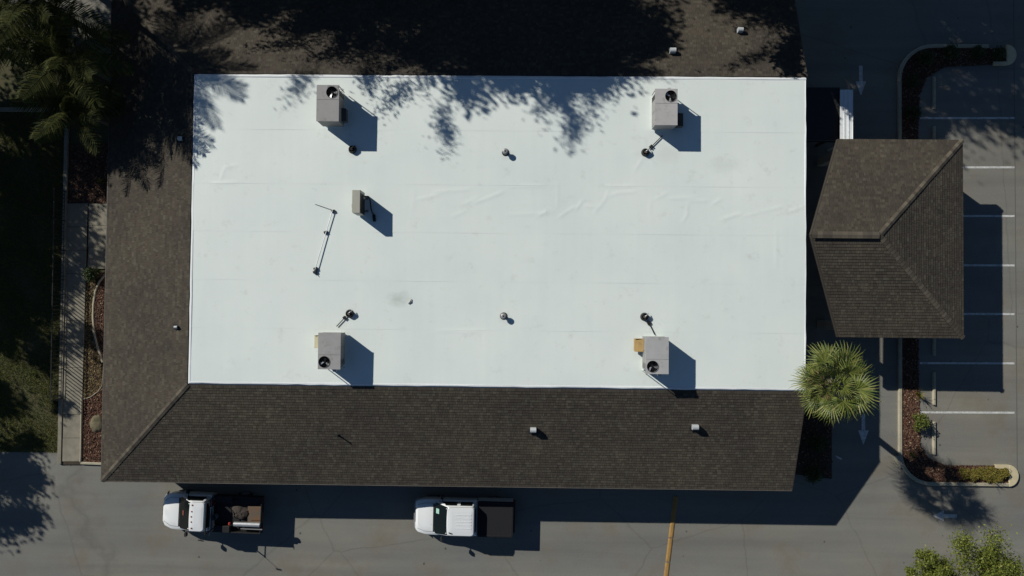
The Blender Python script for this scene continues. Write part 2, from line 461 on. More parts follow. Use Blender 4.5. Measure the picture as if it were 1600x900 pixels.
def hip_caps(a, b, n1, n2, parent, O, piece='cap_shingle', step=0.2, lift=.035, w=.14):
    """bent cap pieces lapped up a hip or ridge from a to b"""
    a, b = Vector(a), Vector(b)
    X = (b - a).normalized(); L = (b - a).length
    up = (n1 + n2).normalized(); Y = up.cross(X).normalized(); Zv = X.cross(Y)
    d1 = (n1.cross(X)).normalized(); d2 = -(n2.cross(X)).normalized()
    if d1.dot(Y) < 0: d1 = -d1
    if d2.dot(Y) > 0: d2 = -d2
    R = Matrix((X, Y, Zv)).transposed()
    inv = R.transposed()
    e1, e2 = inv @ d1, inv @ d2
    m = MB()
    def ring(x, h): return [e1 * w + Vector((x, 0, h)), Vector((x, 0, h + .012)), e2 * w + Vector((x, 0, h)), e2 * w + Vector((x, 0, h - .014)), Vector((x, 0, h - .010)), e1 * w + Vector((x, 0, h - .014))]
    m.loft([ring(-.02, .014), ring(step * 1.35, .0)])
    n = int(L / step)
    first = None
    for i in range(n):
        pos = a + X * (i * L / n) + up * lift
        M = Matrix.Translation(pos - Vector(O)) @ R.to_4x4()
        if first is None:
            first = m.build(piece, M_cap, parent); first.matrix_local = M
        else: copy_part(first, parent, M)
hip = MB(BO).tube([A(XWe + .15, YSe + .15, Z0 + .0), A(XW, YS, Z1 - .02)], .02, 5).build('hip', M_under, bld)
hip_caps(A(XWe + .03, YSe + .03, Z0), A(XW, YS, Z1), n_w, n_s, hip, BO)
hip = MB(BO).tube([A(XWe + .15, YNe - .15, Z0 + .0), A(XW, YN, Z1 - .02)], .02, 5).build('hip', M_under, bld)
hip_caps(A(XWe + .03, YNe - .03, Z0), A(XW, YN, Z1), n_n, n_w, hip, BO)

# fascia boards and walls
for a, b in ((A(XWe, YSe, 0), A(XE, YSe, 0)), (A(XWe, YSe, 0), A(XWe, YNe, 0)), (A(XWe, YNe, 0), A(XE, YNe, 0))):
    c = ((a[0] + b[0]) / 2, (a[1] + b[1]) / 2, Z0 - .14)
    horizontal = abs(a[0] - b[0]) > .1
    d = (abs(a[0] - b[0]) - .06, .04, .2) if horizontal else (.04, abs(a[1] - b[1]) + .04, .2)
    MB(BO).box(c, d).build('fascia', M_trim, bld)
for c_, d_ in ((((XWe + XE) / 2, YSe - .035, Z0 + .004), (XE - XWe + .02, .03, .02)), ((XWe - .035, (YSe + YNe) / 2, Z0 + .004), (.03, YNe - YSe + .1, .02))):
    MB(BO).box(c_, d_).build('drip_edge', M_drip, bld)
# the rakes at the east end
for ya, yb in ((YSe, YS), (YNe, YN)):
    MB(BO).add([(XE + .003, ya, Z0 - .2), (XE + .003, yb, Z1 - .2), (XE + .003, yb, Z1 + .01), (XE + .003, ya, Z0 + .01), (XE + .04, ya, Z0 - .2), (XE + .04, yb, Z1 - .2), (XE + .04, yb, Z1 + .01), (XE + .04, ya, Z0 + .01)],
               [(0, 1, 2, 3), (4, 7, 6, 5), (0, 4, 5, 1), (1, 5, 6, 2), (2, 6, 7, 3), (3, 7, 4, 0)]).build('rake_board', M_trim, bld)
inn = .7
MB(BO).box(((XWe + inn + XE - .225) / 2, YSe + inn, 1.45), (XE - .225 - XWe - inn, .2, 2.9)).build('wall', M_stucco, bld)
MB(BO).box(((XWe + inn + XE - .225) / 2, YNe - inn, 1.45), (XE - .225 - XWe - inn, .2, 2.9)).build('wall', M_stucco, bld)
MB(BO).box((XWe + inn, (YSe + YNe) / 2, 1.45), (.2, YNe - YSe - 2 * inn - .21, 2.9)).build('wall', M_stucco, bld)
ew = MB(BO)
yz = [(YSe + .4, 0), (YNe - .4, 0), (YNe - .4, Z0 + .02), (YN, Z1 - .12), (YS, Z1 - .12), (YSe + .4, Z0 + .02)]
ew.add([(XE - .02, y, z) for y, z in yz] + [(XE - .22, y, z) for y, z in yz], [tuple(range(6)), tuple(range(6, 12))[::-1]] + [(i, 6 + i, 6 + (i + 1) % 6, (i + 1) % 6) for i in range(6)])
ew.build('wall', M_stucco, bld)

# the white roof: lapped sheets with wrinkles
def zoom(pts, x0, y0, s):
    return [(x0 + a / s, y0 + b / s) for a, b in pts]
k1 = 1600 / 360.0
W1 = [[(230, 320), (390, 285)], [(340, 270), (470, 258), (600, 250)], [(200, 400), (210, 250)], [(540, 360), (660, 300)], [(620, 345), (720, 310), (830, 265)],
      [(470, 440), (570, 400)], [(860, 230), (1110, 225)], [(1060, 440), (1150, 390)], [(1210, 445), (1300, 385), (1330, 370)], [(1330, 395), (1380, 325)],
      [(1460, 410), (1530, 330), (1560, 260)], [(1385, 365), (1480, 372)], [(860, 425), (1200, 412)], [(1205, 200), (1205, 380)]]
W2 = [[(140, 295), (200, 275), (320, 265)], [(430, 310), (420, 420), (445, 470)], [(455, 320), (550, 270)], [(560, 312), (740, 308)], [(690, 330), (830, 328)],
      [(685, 350), (680, 430), (650, 475)], [(860, 350), (920, 315)], [(915, 460), (1060, 415)], [(1060, 440), (1220, 400), (1350, 365)], [(1365, 415), (1500, 365)],
      [(1300, 520), (1300, 800)], [(120, 225), (310, 225)], [(320, 115), (370, 40)], [(400, 10), (460, 80)]]
lines = [zoom(l, 600, 240, k1) for l in W1] + [zoom(l, 920, 240, k1) for l in W2]
lines += [[(1006, 215), (1008, 228)], [(985, 238), (997, 239)], [(680, 517), (760, 516)], [(720, 520), (745, 519)], [(330, 287), (372, 285)], [(345, 282), (352, 262), (372, 258)]]
rw = random.Random(5)
for i in range(70):                                  # faint creases everywhere
    x, y = rw.uniform(310, 1250), rw.uniform(125, 600)
    a = rw.choice((0, PI / 2)) + rw.gauss(0, .12); l = rw.uniform(12, 60)
    lines.append([(x, y), (x + math.cos(a) * l, y + math.sin(a) * l), 'faint'])
segs = []
for l in lines:
    amp = .0100 * rw.uniform(.7, 1.2)
    if l[-1] == 'faint': l = l[:-1]; amp = .0020 * rw.uniform(.5, 1.3)
    if max(p[1] for p in l) - min(p[1] for p in l) > 4 * (max(p[0] for p in l) - min(p[0] for p in l)): amp *= .6
    for i in range(len(l) - 1):
        a, b = at(*l[i], Z1), at(*l[i + 1], Z1)
        segs.append((a.x, a.y, b.x, b.y, amp))
rg = np.random.default_rng(3)
waves = [(rg.uniform(.4, 2.2), rg.uniform(0, 2 * PI), rg.uniform(0, 2 * PI), rg.uniform(.4, 1.0)) for _ in range(26)]
def roof_h(X, Y):
    h = np.zeros_like(X)
    for k, th, ph, am in waves:
        h += .0022 * am / k * np.sin(k * (X * np.cos(th) + Y * np.sin(th)) + ph)
    for ax, ay, bx, by, amp in segs:
        m = (X > min(ax, bx) - .3) & (X < max(ax, bx) + .3) & (Y > min(ay, by) - .3) & (Y < max(ay, by) + .3)
        if not m.any(): continue
        x, y = X[m], Y[m]
        L2 = (bx - ax) ** 2 + (by - ay) ** 2
        t = np.clip(((x - ax) * (bx - ax) + (y - ay) * (by - ay)) / L2, 0, 1)
        d2 = (x - ax - t * (bx - ax)) ** 2 + (y - ay - t * (by - ay)) ** 2
        h[m] += amp * np.exp(-d2 / .0045) * (0.35 + 0.65 * np.minimum(1, 4 * np.minimum(t, 1 - t) + .2))
    # dishing towards the edge strip
    return h
ZR = Z1 + .03
deck = MB(BO).box(((XW + XE) / 2, (YS + YN) / 2, Z1 - .16), (XE - XW - .12, YN - YS - .12, .2)).build('flat_roof', M_edge, bld)
EW = .15
seam_px = [202, 287, 362, 438, 514]
ys = [YN - EW] + [at(800, p, ZR).y for p in seam_px] + [YS + EW]
for i in range(len(ys) - 1):
    y1, y0 = ys[i], ys[i + 1] - (.09 if i < len(ys) - 2 else 0)
    nx = int((XE - XW - 2 * EW) / .075); ny = int((y1 - y0) / .075)
    gx, gy = np.meshgrid(np.linspace(XW + EW, XE - .06, nx), np.linspace(y0, y1, ny))
    tilt = (gy - y0) / (y1 - y0)
    lap = .0030 + .0030 * np.sin(gx * .9 + 2.1 * i) * np.sin(gx * .37 + i)
    gz = ZR + roof_h(gx, gy) + lap * (1 - tilt)
    vv = np.stack([gx - BO.x, gy - BO.y, gz - BO.z], -1).reshape(-1, 3)
    idx = np.arange(nx * ny).reshape(ny, nx)
    ff = np.stack([idx[:-1, :-1], idx[:-1, 1:], idx[1:, 1:], idx[1:, :-1]], -1).reshape(-1, 4)
    o = npmesh('membrane_sheet', vv, ff, M_membrane, deck, smooth=True)
    # the texture is laid over the roof as a whole
# edge strips: a lip, then a skirt falling to the shingles
def edge_strip(a, b, out, name='roof_edge', mit=(0, 0), w=.17, drop=.13):
    a, b, out = Vector(a), Vector(b), Vector(out)
    d = (b - a).normalized()
    prof = [(-.05, -.01), (-.02, .010), (.0, .014), (w * .35, .006), (w, -drop), (w, -drop - .05), (-.05, -.06)]
    n = int((b - a).length / .6); rings = []
    for i in range(n + 1):
        t = i / n; j, k_ = (rw.gauss(0, .009), rw.gauss(0, .005)) if 0 < i < n else (0, 0)
        rings.append([a.lerp(b, t) + out * (p + (j if p > 0 else 0)) - d * (mit[0] * p * (1 - t)) * (i == 0) + d * mit[1] * p * (i == n) + Vector((0, 0, q + (k_ if p > 0 else 0))) for p, q in prof])
    return MB(BO).loft(rings).build(name, M_edge, deck)
zE = ZR + .004
edge_strip((XW + EW, YS + EW, zE), (XW + EW, YN - EW, zE), (-1, 0, 0), mit=(1, 1))
edge_strip((XW + EW, YN - EW, zE), (XE - .05, YN - EW, zE), (0, 1, 0), mit=(1, 0))
edge_strip((XW + EW, YS + EW, zE), (XE - .05, YS + EW, zE), (0, -1, 0), mit=(1, 0))
edge_strip((XE - .07, YS + EW + .06, zE), (XE - .07, YN - EW - .06, zE), (1, 0, 0), w=.05, drop=.10)

# ------------------------------------------------------------------ porte-cochere
CX0, CX1, CYN, CYS, CYR = 16.42, 22.83, 8.72, -1.56, 3.56
CZ0, CZ1 = 3.35, 5.0
CRX0, CRX1 = 14.36, 17.70
CO = Vector((19, 3.56, 0))
cp = tag(empty('entrance_canopy', CO), 'brown shingled hip roof over the drive beside the white roof', 'canopy')
_, c_n = slope('roof_slope', [A(CX1, CYN, CZ0), A(CX0, CYN, CZ0), A(CRX0, CYR, CZ1), A(CRX1, CYR, CZ1)], cp, CO, 11)
_, c_s = slope('roof_slope', [A(CX0, CYS, CZ0), A(CX1, CYS, CZ0), A(CRX1, CYR, CZ1), A(CRX0, CYR, CZ1)], cp, CO, 12)
_, c_e = slope('roof_slope', [A(CX1, CYS, CZ0), A(CX1, CYN, CZ0), A(CRX1, CYR, CZ1)], cp, CO, 13)
hp = MB(CO).tube([A(CX1 - .2, CYN - .2, CZ0), A(CRX1, CYR, CZ1 - .03)], .02, 5).build('hip', M_under, cp)
hip_caps(A(CX1 - .03, CYN - .03, CZ0), A(CRX1, CYR, CZ1), c_e, c_n, hp, CO, lift=.045)
hp = MB(CO).tube([A(CX1 - .2, CYS + .2, CZ0), A(CRX1, CYR, CZ1 - .03)], .02, 5).build('hip', M_under, cp)
hip_caps(A(CX1 - .03, CYS + .03, CZ0), A(CRX1, CYR, CZ1), c_s, c_e, hp, CO, lift=.045)
rv = MB(CO).box(((CRX0 + CRX1) / 2 - .02, CYR, CZ1 + .015), (CRX1 - CRX0 - .5, .24, .10)).build('ridge_vent', M_under, cp)
hip_caps(A(CRX0 + .05, CYR, CZ1 + .06), A(CRX1 - .1, CYR, CZ1 + .06), Vector((0, .16, 1)).normalized(), Vector((0, -.16, 1)).normalized(), rv, CO, step=.24, w=.17)
for a, b in (((CX0, CYS), (CX1, CYS)), ((CX0, CYN), (CX1, CYN)), ((CX1, CYS), (CX1, CYN))):
    hz = a[1] == b[1]
    MB(CO).box(((a[0] + b[0]) / 2, (a[1] + b[1]) / 2, CZ0 - .15), ((b[0] - a[0]) - .06, .04, .22) if hz else (.04, b[1] - a[1] + .04, .22)).build('fascia', M_trim, cp)
for a, b in (((CX0, CYN, CZ0), (CRX0, CYR, CZ1)), ((CX0, CYS, CZ0), (CRX0, CYR, CZ1))):
    a, b = Vector(a), Vector(b)
    d = (b - a).normalized(); s = d.cross(Vector((0, 0, 1))).normalized()
    if s.x > 0: s = -s
    r = lambda p: [p + s * .002 + Vector((0, 0, .01)), p + s * .04 + Vector((0, 0, .01)), p + s * .04 - Vector((0, 0, .2)), p + s * .002 - Vector((0, 0, .2))]
    MB(CO).loft([r(a), r(b)]).build('rake_board', M_trim, cp)
MB(CO).prism([(CX0 + .1, CYS + .1), (CX1 - .1, CYS + .1), (CX1 - .1, CYN - .1), (CX0 + .1, CYN - .1)], CZ0 - .20, CZ0 - .16).build('soffit', M_stucco, cp)
for x in (16.9, 22.2):
    for y in (CYS + .55, CYN - .55):
        o = MB(CO).box((x, y, (CZ0 - .2) / 2), (.45, .45, CZ0 - .2)).build('column', M_stucco, cp, bevel=.02)

# dark flat link roof with a pale metal awning strip beside the building
lo = at(1290, 178, 2.6); LO = Vector((lo.x, lo.y, 0))
p0, p1 = at(1264, 138, 2.6), at(1312, 216, 2.6)
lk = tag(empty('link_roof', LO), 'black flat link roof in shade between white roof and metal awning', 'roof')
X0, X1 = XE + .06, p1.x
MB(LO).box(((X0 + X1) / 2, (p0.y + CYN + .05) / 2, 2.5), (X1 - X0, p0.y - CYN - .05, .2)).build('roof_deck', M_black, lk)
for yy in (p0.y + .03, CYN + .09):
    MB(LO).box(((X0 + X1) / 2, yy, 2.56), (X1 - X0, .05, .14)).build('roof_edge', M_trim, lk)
for yy in (p0.y - .3, CYN + .4):
    MB(LO).box((X1 - .15, yy, 1.2), (.14, .14, 2.4)).build('post', M_trim, lk)
q0, q1, q2, q3 = at(1311, 140, 2.8), at(1330, 140, 2.8), at(1334.5, 217, 2.8), at(1314.5, 217, 2.8)
AO = Vector(((q0.x + q1.x) / 2, (q0.y + q2.y) / 2, 0))
aw = tag(empty('metal_awning', AO), 'narrow white ribbed metal awning strip beside the shingled hip roof', 'awning')
AW0, AW1 = (q0.x + q3.x) / 2, (q1.x + q2.x) / 2
AY0, AY1 = CYN - .35, q0.y
zA = 2.8
pn = 3
for i in range(pn):
    xa = AW0 + (AW1 - AW0) * i / pn; xb = AW0 + (AW1 - AW0) * (i + 1) / pn
    MB(AO).box(((xa + xb) / 2, (AY0 + AY1) / 2, zA - .02), (xb - xa - .008, AY1 - AY0, .03)).build('panel', M_edge, aw)
    MB(AO).box((xb - .002, (AY0 + AY1) / 2, zA + .008), (.02, AY1 - AY0, .045)).build('rib', M_edge, aw)
for yy in (AY0 + .5, AY1 - .2):
    MB(AO).box((AW1 - .12, yy, 1.385), (.08, .08, 2.77)).build('post', M_edge, aw)

# ------------------------------------------------------------------ air conditioners on the white roof
ROOF = ZR + .008
def ring_lid(m, w, l, cx, cy, r, z0, z1, n=32):
    """flat plate w x l with a round hole"""
    def edge(a):
        c, s_ = math.cos(a), math.sin(a)
        ts = []
        if abs(c) > 1e-6: ts.append(((w / 2 if c > 0 else -w / 2) - cx) / c)
        if abs(s_) > 1e-6: ts.append(((l / 2 if s_ > 0 else -l / 2) - cy) / s_)
        t = min(x for x in ts if x > 0)
        return (cx + c * t, cy + s_ * t)
    angs = [2 * PI * k / n for k in range(n)]
    angs += [math.atan2(y * l / 2 - cy, x * w / 2 - cx) % (2 * PI) for x in (-1, 1) for y in (-1, 1)]
    angs = sorted(set(round(a, 5) for a in angs)); n = len(angs)
    o = [edge(a) for a in angs]; i = [(cx + r * math.cos(a), cy + r * math.sin(a)) for a in angs]
    vv = [(x, y, z1) for x, y in o] + [(x, y, z1) for x, y in i] + [(x, y, z0) for x, y in o] + [(x, y, z0) for x, y in i]
    ff = []
    for k in range(n):
        j = (k + 1) % n
        ff += [(k, j, n + j, n + k), (2 * n + k, 3 * n + k, 3 * n + j, 2 * n + j), (k, 2 * n + k, 2 * n + j, j), (n + k, n + j, 3 * n + j, 3 * n + k)]
    m.add(vv, ff)

def ac_unit(label, px, py, h, col, col2, fan_x, north, hood_side, hood_col, hood_y, hood_d, hood_z, w=1.10, l=1.78, blade=(.55, .55, .55), ang=0.3):
    p = at(px, py, ROOF + h)
    root = tag(empty('rooftop_air_conditioner', (p.x, p.y, ROOF), 0 if north else PI), label, 'air conditioner', 'large rooftop air conditioners')
    M = mat('cabinet_paint', col, 0.55, col2=col2, scale=2.2)
    nt = M.node_tree; N, L = nt.nodes, nt.links
    V = N.new('ShaderNodeTexCoord').outputs['Object']
    base = N['Principled BSDF'].inputs['Base Color'].links[0].from_socket
    nz = noise(N, L, V, 3.1, 7, .72)
    r = ramp(N, [(.55, (0, 0, 0)), (.72, (.6, .6, .6))]); L.new(nz, r.inputs[0])
    L.new(mix(N, L, r.outputs[0], base, (.13, .115, .09)), N['Principled BSDF'].inputs['Base Color'])
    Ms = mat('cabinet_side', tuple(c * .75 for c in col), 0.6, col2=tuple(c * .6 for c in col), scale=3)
    ch = .17; b0 = .14
    W, Ln = w / 2 - .02, l / 2 - .02
    MB().box((0, 0, b0 / 2), (w - .16, l - .16, b0)).build('curb', M_membrane, root)
    poly = [(-W, -Ln), (W, -Ln), (W, Ln - ch), (W - ch, Ln), (-W + ch, Ln), (-W, Ln - ch)]
    body = MB().prism(poly, b0, h - .22).build('cabinet', Ms, root)
    MB().loft([[(x, y, h - .22) for x, y in poly], [(x, y, h - .03) for x, y in poly], [(x * .985, y * .985, h - .03) for x, y in poly], [(x * .985, y * .985, h - .219) for x, y in poly]], cap=False).build('top_skirt', Ms, body)
    for sx in (-1, 1):
        MB().box((sx * (W - .012), Ln - .012, (b0 + h - .03) / 2), (.03, .03, h - .03 - b0)).build('corner_post', Ms, root)
        for k in range(2):                                        # access panels
            MB().box((sx * (W + .006), -Ln + .38 + k * .62, .1 + h / 2), (.014, .56, h - .34)).build('access_panel', Ms, root, bevel=.004)
        cg = MB()
        for k in range(9): cg.box((sx * (W + .006), Ln - ch - .06 - k * .045, .1 + h / 2), (.012, .012, h - .3))
        cg.build('coil_guard', M_dark, root)
    fx, fy, fr = fan_x, l / 2 - .36, .29
    if not north: fx = -fx
    lid = MB(); ring_lid(lid, w, l, fx, fy, fr, h - .03, h)
    lid = lid.build('lid', M, root)
    MB().box((0, -l / 2 + .6 * l, h + .004), (w - .01, .012, .008)).build('lid_seam', Ms, lid)
    n = 28
    well = MB()
    rings = [[(fx + rr * math.cos(2 * PI * k / n), fy + rr * math.sin(2 * PI * k / n), z) for k in range(n)] for rr, z in ((fr, h - .001), (fr, h - .001 + .02), (fr - .012, h + .02), (fr - .015, h - .0))]
    well.loft(rings, cap=False); well.build('fan_ring', Ms, root, smooth=False)
    # the well sunk into the body, its shade put into the black
    wl = MB()
    wl.loft([[(fx + rr * math.cos(2 * PI * k / n), fy + rr * math.sin(2 * PI * k / n), z) for k in range(n)] for rr, z in ((fr - .004, h - .03), (fr - .004, h - .21), (.02, h - .212))], cap=False)
    wl.build('fan_well', M_black, root)
    Mb = mat('fan_blade', blade, .35, metal=.5)
    for k in range(3):
        a = ang + 2 * PI * k / 3; bl = MB(); pts = []
        for rr, da, dz in ((.06, -.5, .004), (.14, -.42, .008), (.26, -.30, .012), (.265, .18, .0165), (.15, .16, .014), (.06, .3, .008)):
            pts.append((fx + rr * math.cos(a + da), fy + rr * math.sin(a + da), h - .11 + dz * 2.5))
        bl.add(pts + [(x, y, z - .002) for x, y, z in pts], [(0, 1, 2, 3, 4, 5), (11, 10, 9, 8, 7, 6)] + [(i, 6 + i, 6 + (i + 1) % 6, (i + 1) % 6) for i in range(6)])
        bl.build('fan_blade', Mb if k == 0 else M_grey if k == 1 else M_dark, root)  # pale, grey and dark blades put sun and shade into the colour
    MB().tube([(fx, fy, h - .2), (fx, fy, h - .06)], .05, 12).build('fan_hub', M_dark, root)
    g = MB()
    for rr in (.10, .19):
        g.tube([(fx + rr * math.cos(2 * PI * k / 24), fy + rr * math.sin(2 * PI * k / 24), h + .022) for k in range(25)], .0035, 4)
    for k in range(4):
        a = PI * k / 4
        g.tube([(fx - .285 * math.cos(a), fy - .285 * math.sin(a), h + .026), (fx + .285 * math.cos(a), fy + .285 * math.sin(a), h + .026)], .0035, 4)
    g.build('fan_guard', M_dark, root)
    # intake hood
    sx = hood_side if north else -hood_side
    hy = hood_y if north else -hood_y
    Mh = mat('hood_paint', hood_col, .7, col2=tuple(c * .72 for c in hood_col), scale=5)
    z1, z0 = hood_z, hood_z - .42
    x0 = sx * (W + .014); x1 = sx * (W + .014 + hood_d); y0, y1 = hy - .31, hy + .31
    hd = MB(); hd.add([(x0, y0, z0), (x1, y0, z0), (x1, y1, z0), (x0, y1, z0), (x0, y0, z1), (x1, y0, z1 - .10), (x1, y1, z1 - .10), (x0, y1, z1)],
                      [(0, 3, 2, 1), (4, 5, 6, 7), (0, 1, 5, 4), (1, 2, 6, 5), (2, 3, 7, 6), (3, 0, 4, 7)])
    hd = hd.build('intake_hood', Mh, root, bevel=.008)
    for yy in (y0 - .004, y1 + .004):
        MB().box(((x0 + x1) / 2, yy, z1 - .03), (hood_d, .012, .05)).build('hood_flange', Mh, hd)
    # electrical box on the fan end
    MB().box((.20 if north else -.2, l / 2 + .07, .72), (.18, .14, .26)).build('disconnect_box', M_vent, root, bevel=.008)
    cx = .20 if north else -.2
    MB().tube([(cx, l / 2 + .07, .60), (cx, l / 2 + .08, .3), (cx + .05, l / 2 + .14, .05), (cx + .2, l / 2 + .2, .02)], .014, 6).build('conduit', M_grey, root, smooth=True)
    return root

ac_unit('darkest grey rooftop air conditioner, by the tree shadow at upper left of white roof', 512, 161, 1.28, (.26, .25, .245), (.29, .28, .275), .20, True, 1, (.04, .045, .05), -.42, .22, .75, blade=(.8, .8, .8), ang=-1.9)
ac_unit('stained pale rooftop air conditioner with brown side hood, at upper right of white roof', 1041, 167, 1.12, (.40, .385, .375), (.45, .43, .42), .22, True, 1, (.055, .05, .04), -.48, .42, .62, ang=2.6)
ac_unit('grey rooftop air conditioner with cream side hood, at lower left of white roof', 514.5, 548.5, 1.10, (.29, .28, .275), (.34, .33, .32), -.24, False, -1, (.52, .48, .31), .42, .38, .55, blade=(.6, .6, .6), ang=.5)
ac_unit('pale grey rooftop air conditioner with rusty orange side hood, at lower right of white roof', 1027, 555.5, 1.27, (.37, .365, .36), (.43, .42, .41), -.22, False, -1, (.40, .26, .095), .45, .42, .60, ang=.9)

# slim condenser on rails with its black pipes
b = at(556.5, 315, ROOF + 1.1)
M_rail = mat('grey_rail', (.20, .205, .20), .7)
sp = tag(empty('split_condenser', (b.x, b.y, ROOF)), 'slim beige two-fan condenser on rails with black pipes at its side', 'air conditioner')
M_beige = mat('beige_cabinet', (.33, .325, .27), .55, col2=(.37, .36, .30), scale=3)
hh = 1.13; cw, cl = .40, 1.14
ring = lambda z, e: [(-cw / 2 + e, -cl / 2 + e + .05, z), (-cw / 2 + .06, -cl / 2 + e, z), (cw / 2 - e, -cl / 2 + e, z), (cw / 2 - e, cl / 2 - e, z), (-cw / 2 + e, cl / 2 - e, z)]
MB().loft([ring(.12, .0), ring(hh - .02, 0), ring(hh, .015)]).build('cabinet', M_beige, sp)
for y in (-.33, .30):
    MB().box((-.02, y, .06), (.80, .10, .12)).build('rail', M_rail, sp, bevel=.01)
for z in (.38, .82):
    f = MB(); f.tube([(-cw / 2 - .001, -.2, z), (-cw / 2 - .03, -.2, z)], .21, 20); f.build('fan_grille', M_dark, sp)
MB().box((cw / 2 + .004, -.05, .62), (.012, cl - .16, .94)).build('coil', M_black, sp)
cg = MB()
for k in range(20): cg.box((cw / 2 + .014, -cl / 2 + .1 + k * .04, .62), (.014, .014, .9))
cg.build('coil_guard', M_dark, sp)
MB().box((cw / 2 + .03, .33, .45), (.06, .2, .3)).build('valve_cover', M_beige, sp, bevel=.01)
MB().tube([(cw / 2 + .06, .34, .5), (cw / 2 + .26, .33, .48), (cw / 2 + .33, .2, .4), (cw / 2 + .34, -.2, .2), (cw / 2 + .38, -.38, .13), (cw / 2 + .46, -.52, .1)], .036, 8).build('pipe', M_black, sp, smooth=True)
MB().box((cw / 2 + .48, -.68, .07), (.14, .34, .13), rz=.1).build('pipe_box', M_dark, sp, bevel=.01)

# pipe collars and vents in the white roof
def collar(label, px, py, style, cables=()):
    p = at(px, py, ROOF + .12)
    root = tag(empty('roof_pipe_collar', (p.x, p.y, ROOF)), label, 'roof vent', 'pipe collars through the white roof')
    n = 20
    def rg(r, z): return [(r * math.cos(2 * PI * k / n), r * math.sin(2 * PI * k / n), z) for k in range(n)]
    if style == 'vent':
        MB().loft([rg(.19, .0), rg(.16, .02), rg(.12, .05)]).build('flashing', M_dark, root, smooth=False)
        MB().loft([rg(.085, .04), rg(.085, .24)]).build('pipe', M_grey, root)
        MB().loft([rg(.12, .23), rg(.15, .245), rg(.15, .30), rg(.09, .34)]).build('cap', M_grey, root)
        MB().loft([rg(.05, .335), rg(.03, .35)]).build('cap_knob', M_dark, root)
    else:
        outer = M_black
        MB().loft([rg(.21, .0), rg(.19, .03), rg(.17, .16), rg(.14, .17), rg(.13, .08)]).build('boot', outer, root)
        MB().loft([rg(.075, .02), rg(.07, .22)]).build('pipe', M_dark if style == 'dark' else M_bark, root)
        MB().tube([(0, 0, .20), (.02, .03, .26), (.10, .10, .24), (.17, .16, .12)], .025, 8).build('elbow', M_galv if style != 'dark' else M_dark, root, smooth=True)
    for c in cables:
        pts = [at(a, b, ROOF + .03) - Vector((p.x, p.y, ROOF)) for a, b in c]
        for q in pts: q.z = .05
        m = MB(); m.tube(pts, .022, 6); m.build('conduit', M_dark, root, smooth=True)
        d = (pts[1] - pts[0]).normalized()
        for t in (.12, .22):
            q = pts[0] + (pts[-1] - pts[0]) * t
            MB().box((q.x, q.y, .04), (.07, .17, .08), rz=math.atan2(d.y, d.x)).build('support_block', M_dark, root)
    return root
collar('round black pipe collar at the corner of the darkest unit shadow', 550, 233, 'dark')
collar('rusty pipe collar with dark conduit below the stained upper right unit', 1009, 237.5, 'rust', [[(1014, 233), (1026, 221), (1035, 212)]])
collar('black pipe collar with bent conduit above the unit with cream hood', 545.5, 490, 'bent', [[(541, 494), (526, 510)]])
collar('black pipe collar with thin conduit above the unit with orange hood', 1007.5, 495, 'bent', [[(1012, 501), (1023, 523)]])
collar('small capped vent pipe at top middle of the white roof', 790, 237.5, 'vent')
collar('small capped vent pipe at lower middle of the white roof', 787, 494, 'vent')

# raised conduit run on blocks
a, b_ = at(521, 330, ROOF + .1), at(493, 424, ROOF + .1)
cr = tag(empty('conduit_run', (a.x, a.y, ROOF)), 'thin grey conduit on small blocks left of the slim condenser', 'conduit')
rel = lambda px, py, z: (lambda q: (q.x - a.x, q.y - a.y, z))(at(px, py, ROOF + z))
MB().tube([rel(519.5, 329, .10), rel(492, 422, .10)], .020, 8).build('pipe', M_galv, cr)
MB().tube([rel(492, 319, .03), rel(519, 328, .06)], .010, 6).build('wire', M_dark, cr)
for q, wdt in (((520.5, 330), .12), ((509, 363), .13), ((493, 420), .14), ((492, 425), .12)):
    c = rel(*q, .05)
    MB().box((c[0], c[1], .05), (.18, wdt, .10), rz=.3).build('support_block', M_dark, cr, bevel=.01)
MB().tube([rel(493, 426, .03), rel(498, 432, .02)], .012, 6).build('wire', M_dark, cr)

tw = at(642, 471, ROOF + .02)
twig = tag(MB((tw.x, tw.y, 0)).tube([(tw.x - .12, tw.y - .12, ROOF + .02), (tw.x - .02, tw.y - .02, ROOF + .035), (tw.x + .03, tw.y + .12, ROOF + .02)], [.02, .03, .012], 6).build('twig', M_bark), 'short dark twig lying beside a stain on the white roof', 'twig')
twig.location = (tw.x, tw.y, 0)

# ------------------------------------------------------------------ vents through the shingles
def slope_z(x, y):
    if x < XW and (x - XWe) < (y - YSe) and (x - XWe) < (YNe - y): return Z0 + (x - XWe) / OV * (Z1 - Z0)
    if y < YS: return Z0 + (y - YSe) / OV * (Z1 - Z0)
    return Z0 + (YNe - y) / OV * (Z1 - Z0)
def on_slope(px, py):
    z = 3.7
    for _ in range(6):
        p = at(px, py, z); z = slope_z(p.x, p.y)
    return at(px, py, z)
def slope_vent(label, px, py, w=.30, d=.26, h=.34, m=M_vent):
    p = on_slope(px, py)
    r = tag(empty('shingle_vent', p), label, 'roof vent', 'metal vents on the shingle slopes')
    MB().box((0, 0, .03), (w + .16, d + .16, .012)).build('flashing', M_dark, r)
    n = 7
    prof = [(d / 2 * math.cos(PI * k / n), h - .1 + .1 * math.sin(PI * k / n)) for k in range(n + 1)]
    full = [(d / 2, -.08)] + prof + [(-d / 2, -.08)]
    MB().loft([[(-w / 2, y, z) for y, z in full], [(w / 2, y, z) for y, z in full]]).build('hood', m, r)
    MB().box((w / 2 + .004, 0, h * .45), (.01, d * .6, h * .4)).build('louvre', M_dark, r)
slope_vent('pale metal vent box on the dark lower slope, nearer its middle', 833, 671)
slope_vent('pale metal vent box on the dark lower slope, nearer the fan palm', 1085, 666.5)
